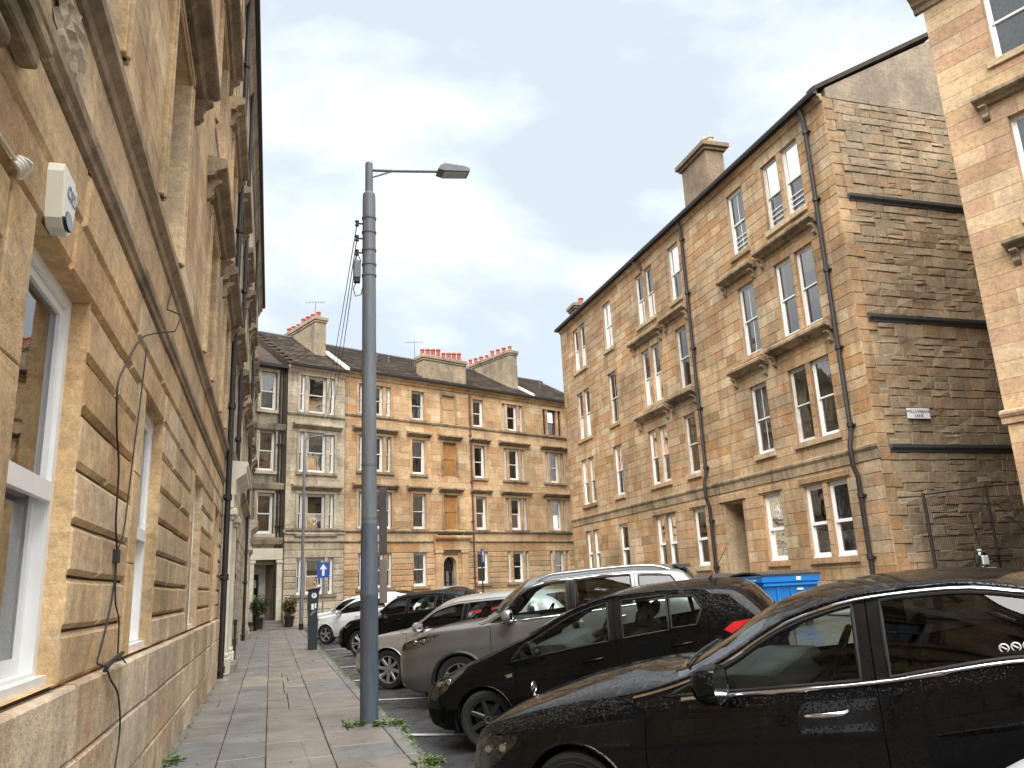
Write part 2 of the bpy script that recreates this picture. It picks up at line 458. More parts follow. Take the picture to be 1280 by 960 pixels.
def quad_mesh(name, w, h, mat):
    mb = MB(); mb.box(0, w, 0, 0.006, 0, h); return mb.mesh(name, mat)
def pane_mesh(w, h):
    mb = MB(); mb.face([(0, 0.003, 0), (w, 0.003, 0), (w, 0.003, h), (0, 0.003, h)]); return mb.mesh('pane', MAT['glass'])
def wavy_mesh(name, w, h, mat, k=9):
    mb = MB(); n = max(8, int(w * 40)); p = [(w * i / n, 0.018 * math.sin(i * 2 * PI * k * w / n * 1.0) + 0.008 * math.sin(i * 1.7)) for i in range(n + 1)]
    for i in range(n):
        mb.face([(p[i][0], p[i][1], 0), (p[i + 1][0], p[i + 1][1], 0), (p[i + 1][0], p[i + 1][1], h), (p[i][0], p[i][1], h)])
    return mb.mesh(name, mat, smooth=60)
def room_mesh(w, h, dp):
    mb = MB(); x0, x1, z0, z1 = -0.3, w + 0.3, -0.4, h + 0.3
    P = lambda x, y, z: (x, y, z)
    mb.face([P(x0, dp, z0), P(x1, dp, z0), P(x1, dp, z1), P(x0, dp, z1)])
    for a, b in (((x0, z0), (x1, z0)), ((x1, z0), (x1, z1)), ((x1, z1), (x0, z1)), ((x0, z1), (x0, z0))):
        mb.face([P(a[0], 0.1, a[1]), P(b[0], 0.1, b[1]), P(b[0], dp, b[1]), P(a[0], dp, a[1])])
    f = [(x0, 0, z0, z1), (w, x1, z0, z1)]
    mb.face([P(x0, 0.1, z0), P(0, 0.1, z0), P(0, 0.1, z1), P(x0, 0.1, z1)]); mb.face([P(w, 0.1, z0), P(x1, 0.1, z0), P(x1, 0.1, z1), P(w, 0.1, z1)])
    mb.face([P(0, 0.1, z0), P(w, 0.1, z0), P(w, 0.1, 0), P(0, 0.1, 0)]); mb.face([P(0, 0.1, h), P(w, 0.1, h), P(w, 0.1, z1), P(0, 0.1, z1)])
    return mb.mesh('room_interior', MAT['room'])
def window(root, hole, depth=0.16, style='sash', mat='white', dress=None, fw=0.055, split=0.5, sill=None, sill_mat='sand_trim', room=1.0):
    a, b, c, d = hole
    w = round(b - a, 2); h = round(d - c, 2)
    o = link('window', cached(('f', w, h, style, mat, fw, split), lambda: frame_mesh(w, h, style, MAT[mat], fw, split)), root, (a, depth, c))
    s = fw + 0.04
    zm = h * split
    pu = cached(('p', w, round(h - zm - fw, 2)), lambda: pane_mesh(w - 2 * s, h - zm - s - 0.02))
    pl = cached(('q', w, round(zm, 2), fw), lambda: pane_mesh(w - 2 * s, zm - s - 0.03))
    link('pane', pu, o, (s, 0.036, zm + 0.02)); link('pane', pl, o, (s, 0.072, s + 0.025))
    link('room_interior', cached(('r', w, h, room), lambda: room_mesh(w, h, room)), o)
    if dress == 'net': link('curtain', cached(('n', w, h), lambda: wavy_mesh('curtain', w, h, MAT['curtain'])), o, (0, 0.118, 0))
    elif dress == 'drapes':
        me = cached(('d', w, h), lambda: wavy_mesh('curtain', w * 0.27, h, MAT['curtain']))
        link('curtain', me, o, (0, 0.125, 0)); link('curtain', me, o, (w * 0.73, 0.125, 0))
    elif dress and dress.startswith('blind'):
        f = float(dress[5:] or 0.5)
        link('blind', cached(('b', w, h, f), lambda: quad_mesh('blind', w - 0.1, h * f, MAT['blind'])), o, (0.05, 0.10, h * (1 - f)))
    elif dress == 'venetian':
        def ven():
            mb = MB(); n = int(h * 0.5 / 0.05)
            for i in range(n): mb.face([(0.05, 0.15, 0.04 + i * 0.05), (w - 0.05, 0.15, 0.04 + i * 0.05), (w - 0.05, 0.175, 0.08 + i * 0.05), (0.05, 0.175, 0.08 + i * 0.05)])
            return mb.mesh('blind', MAT['blind'])
        link('blind', cached(('v', w, h), ven), o)
    if sill:
        mb = MB(); e, pr, th = sill
        mb.box(-e, w + e, -pr, 0.12, -th, -0.004, ch=0.008)
        link('sill', cached(('s', w, sill, sill_mat, depth), lambda: mb.mesh('sill', MAT[sill_mat])), root, (a, depth - 0.12, c))
    return o
def profile_run(root, name, u0, u1, prof, mat, tone=0.4, seed=0):
    """moulding of outline [(out, z)] along the wall with returns"""
    mb = MB(); rng = random.Random(seed)
    n = max(1, round((u1 - u0) / 1.1)); cs = [u0] + [u0 + (u1 - u0) * (i + rng.uniform(-.15, .15)) / n for i in range(1, n)] + [u1]
    for a, b in zip(cs[:-1], cs[1:]):
        mb.prism([(-o_, z) for o_, z in prof], 'x', a + 0.002, b - 0.002, tone=rng.random())
    return mb.build(name, MAT[mat], root)
def hood(root, u0, u1, z, proj, th, mat='sand_trim', bw=0.1, bh=0.28, brackets=True):
    pr = [(-0.01, z - 0.02), (proj * 0.35, z), (proj * 0.5, z + th * 0.3), (proj * 0.92, z + th * 0.45), (proj, z + th * 0.55), (proj, z + th * 0.85), (proj * 0.9, z + th), (-0.01, z + th * 1.15)]
    o = profile_run(root, 'hood', u0, u1, pr, mat, seed=int(u0 * 10 + z))
    if brackets:
        def br():
            mb = MB(); p = proj * 0.75
            outl = [(0, -bh), (-p * 0.25, -bh * 0.95), (-p * 0.5, -bh * 0.75), (-p * 0.42, -bh * 0.5), (-p * 0.6, -bh * 0.3), (-p, -bh * 0.12), (-p, 0), (0, 0)]
            mb.prism(outl, 'x', 0, bw); return mb.mesh('bracket', MAT[mat])
        me = cached(('br', proj, bh, bw, mat), br)
        for u in (u0 + 0.1, u1 - 0.1 - bw): link('bracket', me, o, (u, -0.001, z - 0.015))
    return o
def pipe(root, name, pts, r, mat, collars=()):
    mb = MB(); mb.tube(pts, r, 10)
    for (x, y, z) in collars: mb.lathe([(r * 1.0, -0.06), (r * 1.45, -0.055), (r * 1.45, 0.055), (r, 0.06)], 10, (x, y, z)); mb.box(x - r * 2, x + r * 2, y, y + r * 1.6, z - 0.02, z + 0.02)
    return mb.build(name, MAT[mat], root, smooth=40)
def pots(root, pos, h=0.55, r=0.13, mat='pot'):
    me = cached(('pot', h, r, mat), lambda: (lambda m: (m.lathe([(r * 1.15, 0), (r * 1.15, 0.06), (r * 0.95, 0.08), (r * 0.85, h * 0.8), (r * 1.1, h * 0.83), (r * 1.1, h * 0.93), (r * 0.9, h), (r * 0.7, h), (r * 0.68, h * 0.6)], 10), m.mesh('chimney_pot', MAT[mat], 40))[1])(MB()))
    for i, p in enumerate(pos): link('chimney_pot', me, root, p).scale = (.92 + .05 * (i * 7 % 4), .92 + .05 * (i * 7 % 4), .82 + .11 * (i * 5 % 4))

# ------------------------------------------------------------------ setting: ground, road, pavements
def road_z(x, y=20.0): return -0.16 + 0.055 * (x - 1.36) - 0.11 * math.exp(-((y - 8.6) / 1.7) ** 2) * max(0, 1 - abs(x - 1.36) / 4)
t = NT('earth'); MAT['earth'] = t.pbsdf(Base_Color=t.ramp(t.noise(0.5, 6), [(0.3, (0.05, 0.05, 0.045)), (0.7, (0.08, 0.078, 0.07))]), Roughness=0.95)
def asphalt():
    t = NT('wet_asphalt')
    n1 = t.noise(0.55, 7, 0.62); n2 = t.noise(120, 2, 0.6); n3 = t.noise(2.5, 5, 0.6)
    c = t.mix(1.0, t.ramp(n1, [(0.3, (0.035, 0.035, 0.037)), (0.6, (0.055, 0.054, 0.053)), (0.8, (0.075, 0.073, 0.07))]), t.ramp(n2, [(0.3, 0.65), (0.7, 1.3)]), 'MULTIPLY')
    r = t.ramp(n3, [(0.38, 0.16), (0.62, 0.62)])
    return t.pbsdf(Base_Color=c, Roughness=r, Normal=t.bump(n2, 0.35, 0.006))
MAT['asphalt'] = asphalt()
def slabmat():
    t = NT('paving_stone')
    tone = t.n('ShaderNodeAttribute', attribute_name='tone').outputs['Fac']
    c = t.ramp(tone, [(0, (0.165, 0.165, 0.16)), (0.25, (0.175, 0.168, 0.155)), (0.5, (0.205, 0.178, 0.155)), (0.7, (0.19, 0.165, 0.145)), (0.85, (0.25, 0.22, 0.175)), (1, (0.32, 0.28, 0.21))])
    c = t.mix(1.0, c, t.ramp(t.noise(1.7, 7, 0.65), [(0.3, 0.68), (0.7, 1.22)]), 'MULTIPLY')
    fine = t.noise(70, 4, 0.7)
    c = t.mix(0.7, c, t.ramp(fine, [(0.3, 0.7), (0.7, 1.25)]), 'MULTIPLY')
    st = t.noise(4.5, 8, 0.72)
    c = t.mix(t.math('MULTIPLY', t.ramp(st, [(0.58, 0), (0.68, 1)]), 0.55), c, (0.06, 0.055, 0.045))
    v = t.n('ShaderNodeTexVoronoi', {'Vector': t.n('ShaderNodeNewGeometry').outputs['Position'], 'Scale': 7.0, 'Randomness': 1.0})
    gum = t.math('MULTIPLY', t.ramp(v.outputs['Distance'], [(.0, 1), (.10, 1), (.13, 0)]), t.ramp(t.n('ShaderNodeSeparateColor', {0: v.outputs['Color']}).outputs[0], [(.72, 0), (.75, 1)]))
    c = t.mix(t.math('MULTIPLY', gum, .55), c, (.055, .052, .05))
    cr = t.n('ShaderNodeTexVoronoi', {'Vector': t.n('ShaderNodeNewGeometry').outputs['Position'], 'Scale': .9}, feature='DISTANCE_TO_EDGE').outputs['Distance']
    c = t.mix(t.math('MULTIPLY', t.ramp(cr, [(.0, 1), (.008, 0)]), .5), c, (.04, .036, .03))
    return t.pbsdf(Base_Color=c, Roughness=t.ramp(t.noise(2.2, 5), [(0.35, 0.34), (0.65, 0.72)]), Normal=t.bump(t.math('ADD', fine, t.noise(14, 4)), 0.3, 0.006))
MAT['slab'] = slabmat()
MAT['white_line'] = plain('worn_road_paint', (0.55, 0.55, 0.53), 0.7, var=0.5, scale=9)

mb = MB(); mb.face([(-600, -600, -0.9), (600, -600, -0.9), (600, 900, -0.9), (-600, 900, -0.9)])
tag(mb.build('ground', MAT['earth']), kind='structure')
mb = MB()
ys = [-25 + i for i in range(72)]; xs = [1.36, 2, 3, 4, 5, 7, 9, 11, 12.75]
for y0, y1 in zip(ys[:-1], ys[1:]):
    for x0, x1 in zip(xs[:-1], xs[1:]):
        mb.face([(x0, y0, road_z(x0, y0)), (x1, y0, road_z(x1, y0)), (x1, y1, road_z(x1, y1)), (x0, y1, road_z(x0, y1))])
# cross street beyond, and the lane between the two right hand tenements
mb.face([(12.75, 25, road_z(12.75)), (60, 25, road_z(12.75)), (60, 60, 0.6), (12.75, 44, 0.41)])
road = tag(mb.build('road', MAT['asphalt']), kind='structure')
mb = MB(); mb.face([(12.75, 12.3, 0.5), (60, 12.3, 0.55), (60, 16.75, 0.55), (12.75, 16.75, 0.5)])
tag(mb.build('lane', MAT['asphalt']), kind='structure')
# white bay lines (echelon)
rng = random.Random(5)
mb = MB()
for y in (3.7, 7.0, 10.3, 13.4, 16.5, 19.6, 22.7, 25.8):
    a = R(-38); n = 12
    for i in range(n):
        s0, s1 = i * 0.42, (i + 1) * 0.42
        def P(s, w): 
            x = 1.5 + s * math.cos(a) - w * math.sin(a); yy = y + s * math.sin(a) + w * math.cos(a)
            return (x, yy, road_z(x, yy) + 0.008)
        mb.face([P(s0, 0), P(s1, 0), P(s1, 0.09), P(s0, 0.09)])
tag(mb.build('bay_line', MAT['white_line']), kind='structure')

# left pavement
PV = tag(link('pavement', None, None, (0, 0, 0)), kind='structure')
base = MB(); base.box(-0.95, 1.2, -12, 38.2, -0.3, 0.062)
base.build('bedding', MAT['mortar_dark'], PV)
rng = random.Random(11)
cols = [(-0.93, -0.42), (-0.42, 0.0), (0.0, 0.58), (0.58, 1.2)]
def slab(x0, x1, y0, y1, tone, name='paving_slab', sunk=0.0, top=0.1):
    mb = MB(); g = 0.004; tl = [rng.uniform(-0.004, 0.004) for _ in range(4)]
    o = [(x0 + g, y0 + g), (x1 - g, y0 + g), (x1 - g, y1 - g), (x0 + g, y1 - g)]
    o = [(p + rng.uniform(-.003, .003), q + rng.uniform(-.004, .004)) for p, q in o]
    c = 0.006; i = [(o[0][0] + c, o[0][1] + c), (o[1][0] - c, o[1][1] + c), (o[2][0] - c, o[2][1] - c), (o[3][0] + c, o[3][1] - c)]
    z = top - sunk
    vs = [(p, q, z - 0.06) for p, q in o] + [(p, q, z - 0.006 + tl[k]) for k, (p, q) in enumerate(o)] + [(p, q, z + tl[k]) for k, (p, q) in enumerate(i)]
    fs = [(8, 9, 10, 11)]
    for k in range(4):
        n = (k + 1) % 4; fs += [(k, n, 4 + n, 4 + k), (4 + k, 4 + n, 8 + n, 8 + k)]
    mb.poly(vs, fs, tone); mb.build(name, MAT['slab'], PV, recenter=True)
ctone = [(0.18, 0.42), (0.1, 0.38), (0.42, 0.7), (0.3, 0.66)]
for ci, (x0, x1) in enumerate(cols):
    y = -3.0 + rng.uniform(0, 0.5)
    while y < 37.4:
        l = rng.uniform(0.62, 1.05) if y < 22 else rng.uniform(1.0, 1.7)
        y1 = y + l
        if 13.6 < y < 16.2: tn = rng.uniform(0.74, 0.92)
        else: tn = rng.uniform(*ctone[ci])
        if rng.random() < 0.12: tn = rng.uniform(0, 0.7)
        if ci == 3 and 7.0 < y < 8.2: tn = 0.05
        if rng.random() < 0.22 and x1 - x0 > 0.5 and y > 4:      # cut slab
            xm = x0 + (x1 - x0) * rng.uniform(0.4, 0.6)
            slab(x0, xm, y, y1, tn); slab(xm, x1, y, y1, min(1, tn + rng.uniform(-.15, .15)))
        else: slab(x0, x1, y, y1, tn, sunk=rng.choice((0, 0, 0, 0.004)))
        y = y1
y = -3.0
while y < 37.5:
    l = rng.uniform(0.8, 1.2); slab(1.2, 1.37, y, y + l, rng.uniform(0.1, 0.5), 'kerb_stone', top=0.098); y += l
kb = MB(); kb.box(1.21, 1.362, -12, 38, -0.3, 0.06, tone=0.2); kb.build('kerb_face', MAT['slab'], PV)
# pavement along the far and right tenements
mb = MB(); mb.box(12.75, 15.2, 16.7, 45, -0.3, 0.52, tone=0.4); tag(mb.build('pavement_right', MAT['slab']), kind='structure')
d60 = R(23.458)
fu = Vector((math.cos(d60), math.sin(d60), 0)); fi = Vector((-math.sin(d60), math.cos(d60), 0)); FP = Vector((3.22, 39.64, 0))
mb = MB()
pts = [FP + fu * a + fi * b for a, b in ((-4.6, 1.6), (-4.6, -1.2), (-1.0, -2.6), (20, -2.6), (20, 0.5))]
mb.poly([(p.x, p.y, -0.3) for p in pts] + [(p.x, p.y, 0.16) for p in pts], [(0, 1, 2, 3, 4), (5, 6, 7, 8, 9)] + [(i, (i + 1) % 5, 5 + (i + 1) % 5, 5 + i) for i in range(5)], 0.55)
tag(mb.build('pavement_far', MAT['slab']), kind='structure')

# ------------------------------------------------------------------ left tenement, near part
LT = thing('tenement_building', 'near left tenement of warm sandstone with grooved blocks and the alarm box', 'building', (-0.93, 0, 0), R(90))
rng = random.Random(21)
gu = [(-14.2, -13.1), (-10.6, -9.5), (-7.0, -5.95), (-3.3, -2.2), (0.6, 1.65), (3.26, 4.30), (6.25, 7.35), (10.4, 11.6), (14.3, 15.4)]
GH = [(a, b, 1.17, 3.03) for a, b in gu]
uu = [(-14.3, -13.0), (-10.7, -9.4), (-7.1, -5.85), (-3.4, -2.1), (0.5, 1.75), (3.2, 4.4), (6.3, 7.55), (10.6, 11.95), (14.2, 15.5)]
UH = [(a, b, c, d) for a, b in uu for c, d in ((4.62, 6.55), (8.0, 9.85), (11.3, 13.15))]
mb = MB()
wall_sheet(mb, -18, 16.35, 0, 4.2, GH, -0.05, 0)
wall_sheet(mb, -18, 16.35, 4.2, 15.0, UH, -0.008, 0)
mb.face([(-18, 0, 0), (-18, 9, 0), (-18, 9, 15), (-18, 0, 15)]); mb.face([(16.35, 0.01, 0), (16.35, 9, 0), (16.35, 9, 15), (16.35, 0.01, 15)])
mb.face([(-18, 9, 0), (16.35, 9, 0), (16.35, 9, 15), (-18, 9, 15)]); mb.face([(-18, 0.0, 15), (16.35, 0.0, 15), (16.35, 4.5, 17.2), (-18, 4.5, 17.2)]); mb.face([(-18, 9, 15), (16.35, 9, 15), (16.35, 4.5, 17.2), (-18, 4.5, 17.2)])
mb.build('wall', MAT['mortar_dark'], LT)
for h in GH: reveals(LT, 'sand_left', h, -0.002, -0.36, tone=rng.random())
for h in UH: reveals(LT, 'sand_left', h, -0.002, -0.30, tone=rng.random())
gz = [1.15, 1.40, 1.655, 1.91, 2.18, 2.46, 2.74, 3.03, 3.32, 3.65]
wide = [(a - 0.30, b, c, d) for a, b, c, d in GH]
bl = blocks(-17.8, 16.2, gz, wide, 1.2, 2.0, rng)
lay_stones(LT, bl, 'rusticated_block', 'rusticated_block', MAT['sand_left'], 0.0, 0.026, most=240, seed=3, gap=0.008, rough=0.005, thick=0.06, jit=0.002)
jb = []
for a, b, c, d in GH:
    for za, zb in ((1.17, 1.78), (1.78, 2.4), (2.4, 3.03)): jb.append((a - 0.30, a, za, zb))
lay_stones(LT, jb, 'jamb_stone', 'jamb_stone', MAT['sand_left'], 0.004, 0.006, most=60, seed=4, gap=0.002)
bl = blocks(-17.8, 16.2, [0.02, 0.42, 0.80, 1.15], [], 0.9, 1.5, rng)
lay_stones(LT, bl, 'plinth_block', 'plinth_block', MAT['sand_plinth'], 0.045, 0.016, most=120, seed=5, gap=0.003, thick=0.08, jit=0.004, rough=0.004)
bl = blocks(-17.8, 16.2, [3.82, 4.20], [], 1.0, 1.9, rng)
lay_stones(LT, bl, 'frieze_block', 'frieze_block', MAT['sand_left'], 0.0, 0.004, seed=6, gap=0.002)
uz = courses(4.5, 6.55, .34) + courses(6.55, 8.0, .36)[1:] + courses(8.0, 9.85, .34)[1:] + courses(9.85, 11.3, .36)[1:] + courses(11.3, 13.15, .34)[1:] + courses(13.15, 14.6, .36)[1:]
UW = [(a - 0.16, b + 0.16, c, d + 0.16) for a, b, c, d in UH]
bl = blocks(-17.8, 16.2, uz, UW, 0.6, 1.1, rng)
lay_stones(LT, bl, 'ashlar_stone', 'ashlar_stone', MAT['sand_left'], 0.0, 0.004, seed=7, gap=0.002, most=200)
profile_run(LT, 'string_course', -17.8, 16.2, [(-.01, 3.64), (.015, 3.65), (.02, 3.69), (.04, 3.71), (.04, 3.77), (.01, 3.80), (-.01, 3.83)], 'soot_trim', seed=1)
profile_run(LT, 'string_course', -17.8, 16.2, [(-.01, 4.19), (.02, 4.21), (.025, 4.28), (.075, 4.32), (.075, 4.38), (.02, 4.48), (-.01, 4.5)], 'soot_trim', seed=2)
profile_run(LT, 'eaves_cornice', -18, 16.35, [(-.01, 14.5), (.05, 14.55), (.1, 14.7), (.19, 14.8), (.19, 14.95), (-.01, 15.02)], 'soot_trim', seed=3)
for i, h in enumerate(GH):
    window(LT, h, 0.09, 'upvc', dress=['net', 'net', 'drapes', 'net', None, None, 'drapes', 'net', 'net'][i], fw=0.062, split=0.47, room=1.6)
for i, h in enumerate(UH):
    window(LT, h, 0.2, 'sash', dress=[None, 'drapes', 'blind0.4'][i % 3], mat='white', sill=(0.12, 0.09, 0.14))
for a, b, c, d in UH:
    m = MB()
    for x0, x1, z0, z1 in ((a - .15, a - .004, c, d), (b + .004, b + .15, c, d), (a - .15, b + .15, d + .004, d + .15)):
        m.box(x0, x1, -0.035, 0.03, z0, z1, ch=0.008, tone=rng.random()); 
        m.box(x0 + .05, x1 - .05, -0.052, 0.0, z0 + (.05 if z0 > c else 0), z1 - (.05 if z0 > c else 0), ch=0.006)
    m.build('architrave', MAT['sand_left'], LT)
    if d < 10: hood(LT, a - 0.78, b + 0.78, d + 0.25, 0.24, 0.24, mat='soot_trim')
# broken patch of stone in the frieze
m = MB(); r5 = random.Random(8)
gx = [[(3.05 + i * 0.06 + r5.uniform(-.02, .02), -0.002 - r5.uniform(.0, .03) * (0 < i < 11 and 0 < k < 8), 3.82 + k * 0.042 + r5.uniform(-.012, .012)) for i in range(12)] for k in range(9)]
for k in range(8):
    for i in range(11):
        if abs(i - 5.5) / 6 + abs(k - 3.5) / 7 < 0.95: m.face([gx[k][i], gx[k][i + 1], gx[k + 1][i + 1], gx[k + 1][i]], r5.random())
m.build('broken_stone', plain('broken_pale_stone', (0.46, 0.38, 0.26), 0.95, var=0.45, scale=25, bump=1.0), LT)
# cast iron downpipe at the party line
pipe(LT, 'downpipe', [(16.22, -0.09, z) for z in (0.1, 2, 4, 6, 8, 11, 14.7)], 0.055, 'iron', [(16.22, -0.09, z) for z in (0.25, 1.9, 3.4, 5.2, 7, 9, 11, 13)])
profile_run(LT, 'gutter', -18, 16.35, [(.19, 14.93), (.30, 14.93), (.31, 15.04), (.19, 15.03)], 'iron')
tag(LT, kind=None)

# ------------------------------------------------------------------ left tenement, further part with painted porticos
LF = thing('tenement_building', 'further left tenement with a cream painted portico beyond the black downpipe', 'building', (-0.93, 16.4, 0), R(90))
rng = random.Random(22)
L = 21.3
gh = [(0.9, 2.1, 0.15, 3.2)] + [(a, a + 1.0, 1.2, 3.1) for a in (4.3, 7.3, 10.3)] + [(14.0, 15.2, 0.15, 3.2)] + [(17.6, 18.7, 1.2, 3.1)]
uh = [(a, a + 1.15, c, d) for a in (0.9, 4.2, 7.3, 10.4, 14.0, 17.5) for c, d in ((4.62, 6.55), (8.0, 9.85), (11.3, 13.15))]
mb = MB(); wall_sheet(mb, 0, L, 0, 15, gh + uh, -0.012, 0)
mb.face([(0, 0.01, 0), (0, 9, 0), (0, 9, 15), (0, 0.01, 15)]); mb.face([(L, 0, 0), (L, 9, 0), (L, 9, 15), (L, 0, 15)])
mb.face([(0, 9, 0), (L, 9, 0), (L, 9, 15), (0, 9, 15)]); mb.face([(0, 0, 15), (L, 0, 15), (L, 4.5, 17.2), (0, 4.5, 17.2)]); mb.face([(0, 9, 15), (L, 9, 15), (L, 4.5, 17.2), (0, 4.5, 17.2)])
mb.build('wall', MAT['mortar'], LF)
for h in gh + uh: reveals(LF, 'grey_far', h, -0.002, -0.3, tone=rng.random())
bl = blocks(0.02, L, courses(0.02, 1.2, .4) + courses(1.2, 3.1, .27)[1:] + courses(3.1, 4.2, .36)[1:], gh, 0.7, 1.5, rng)
lay_stones(LF, bl, 'rusticated_block', 'rusticated_block', MAT['grey_far'], 0.0, 0.02, seed=8, gap=0.004, most=110)
uz = courses(4.5, 6.55, .34) + courses(6.55, 8.0, .36)[1:] + courses(8.0, 9.85, .34)[1:] + courses(9.85, 11.3, .36)[1:] + courses(11.3, 13.15, .34)[1:] + courses(13.15, 14.6, .36)[1:]
lay_stones(LF, blocks(0.02, L, uz, uh, 0.6, 1.1, rng), 'ashlar_stone', 'ashlar_stone', MAT['grey_far'], 0.0, 0.004, seed=9, gap=0.003, most=40)
profile_run(LF, 'string_course', 0.0, L, [(-.01, 4.16), (.05, 4.2), (.09, 4.27), (.165, 4.31), (.165, 4.40), (.03, 4.49), (-.01, 4.5)], 'soot_trim', seed=4)
profile_run(LF, 'eaves_cornice', 0, L, [(-.01, 14.5), (.05, 14.55), (.1, 14.7), (.19, 14.8), (.19, 14.95), (-.01, 15.02)], 'soot_trim', seed=5)
profile_run(LF, 'gutter', 0, L, [(.19, 14.93), (.30, 14.93), (.31, 15.04), (.19, 15.03)], 'iron')
for i, h in enumerate(gh):
    if h[2] > 1: window(LF, h, 0.2, 'sash', dress='net', sill=(0.1, 0.06, 0.14))
    else:
        m = MB(); m.box(h[0], h[1], 0.29, 0.34, h[2], 2.5, ch=.01); m.box(h[0], h[1], 0.29, 0.33, 2.56, h[3])
        for px in (h[0] + .1, (h[0] + h[1]) / 2 + .04):
            for z0, z1 in ((.3, 1.0), (1.1, 1.75), (1.85, 2.4)): m.box(px, px + .45, 0.275, 0.3, z0, z1, ch=.008)
        m.build('door', MAT['door_black'], LF)
for i, h in enumerate(uh):
    window(LF, h, 0.18, 'sash', dress=['drapes', 'net', None][i % 3], sill=(0.12, 0.09, 0.14))
    m = MB(); a, b, c, d = h
    for x0, x1, z0, z1 in ((a - .15, a - .004, c, d), (b + .004, b + .15, c, d), (a - .15, b + .15, d + .004, d + .15)): m.box(x0, x1, -0.04, 0.03, z0, z1, ch=0.008, tone=rng.random())
    m.build('architrave', MAT['grey_far'], LF)
    if d < 10: hood(LF, a - 0.5, b + 0.5, d + 0.25, 0.26, 0.24, mat='soot_trim')
for pu, mat in ((0.9, 'cream'), (14.0, 'grey_far')):
    for x in (pu - 0.55, pu + 1.25):
        m = MB(); m.box(x, x + .5, -0.16, 0.05, 0.42, 3.02, ch=.01); m.box(x - .06, x + .56, -0.22, 0.05, 0.1, 0.42, ch=.02)
        m.box(x - .03, x + .53, -0.19, 0.05, 0.42, 0.5, ch=.02); m.box(x - .04, x + .54, -0.2, 0.05, 3.02, 3.1, ch=.015); m.box(x - .09, x + .59, -0.25, 0.05, 3.1, 3.24, ch=.02)
        m.build('pilaster', MAT[mat], LF)
    profile_run(LF, 'entablature', pu - .65, pu + 1.9, [(.0, 3.25), (.18, 3.25), (.18, 3.5), (.21, 3.52), (.21, 3.8), (.26, 3.84), (.40, 3.94), (.40, 4.06), (.43, 4.08), (.43, 4.16), (.0, 4.2)], mat)
    m = MB(); m.box(pu - .1, pu + 1.3, -0.3, 0.25, 0.1, 0.24, tone=.8); m.build('doorstep', MAT['slab'], LF)
pipe(LF, 'gas_pipe', [(1.9 + .55, -0.22, 0.1), (2.45, -0.22, 0.62), (2.45, -0.22, 1.05)], 0.028, 'iron', [(2.45, -0.22, 0.6), (2.45, -0.22, 1.0)])
for u in (3.4, 12.9): pipe(LF, 'downpipe', [(u, -0.09, z) for z in (0.1, 4, 8, 14.7)], 0.05, 'iron', [(u, -0.09, z) for z in (0.25, 2, 5.2, 9)])

# ------------------------------------------------------------------ right tenement (street facade + rubble gable to the lane)
RT = thing('tenement_building', 'blond sandstone tenement on the right with a rubble gable and dark downpipes', 'building', (15, 39.1, 0), R(-90))
rng = random.Random(31)
L = 22.4; TOP = 14.95; B0 = 0.45
rows = [(1.87, 3.93), (5.22, 7.48), (8.52, 10.95), (12.12, 14.40)]
colsR = [(1.78, 2.52), (2.70, 3.44), (5.82, 6.74), (9.46, 10.2), (10.4, 11.14), (12.55, 13.42), (17.05, 18.0), (19.15, 20.0), (20.2, 21.05)]
holes = []
for r, (c, d) in enumerate(rows):
    for k, (a, b) in enumerate(colsR): holes.append((a, b, c, d))
door = (14.72, 15.9, B0, 3.9)
AH = holes + [door]
G = lambda s, d, z: (L + d, s, z)
mb = MB()
wall_sheet(mb, 0, L, 0, TOP, AH, -0.014, 0)
mb.face([G(0, -.06, 0), G(12, -.06, 0), G(12, -.06, TOP), G(0, -.06, TOP)])
mb.face([(0, -.014, 0), (0, 12, 0), (0, 12, TOP), (0, -.014, TOP)]); mb.face([(0, 12, 0), (L, 12, 0), (L, 12, TOP), (0, 12, TOP)])
mb.build('wall', MAT['mortar'], RT)
for h in AH: reveals(RT, 'sand_right', h, -0.002, -0.3 if h != door else -1.1, tone=rng.random())
def span(z0, z1, h=.33): return courses(z0, z1, h, rng, 0.06)
zs = span(B0 - .2, 1.87)
zs = [z for z in zs]
for q in (span(1.87, 3.93), span(3.93, 4.27, .4), ):
    zs += q[1:]
bl = blocks(0.0, L, zs, AH, 0.45, 0.95, rng)
zs2 = span(4.66, 5.22) + span(5.22, 7.48)[1:] + span(7.48, 8.52)[1:] + span(8.52, 10.95)[1:] + span(10.95, 12.12)[1:] + span(12.12, 14.40)[1:] + span(14.40, 14.8, .4)[1:]
bl += blocks(0.0, L, zs2, AH, 0.42, 0.95, rng)
def rt_tone(b, r):
    return min(1, max(0, r.gauss(0.5, 0.21) + 0.12 * math.sin(b[0] * 0.9 + b[2] * 0.5)))
lay_stones(RT, bl, 'ashlar_stone', 'ashlar_stone', MAT['sand_right'], 0.0, 0.007, seed=33, tone=rt_tone, jit=0.004, gap=0.005, most=299)
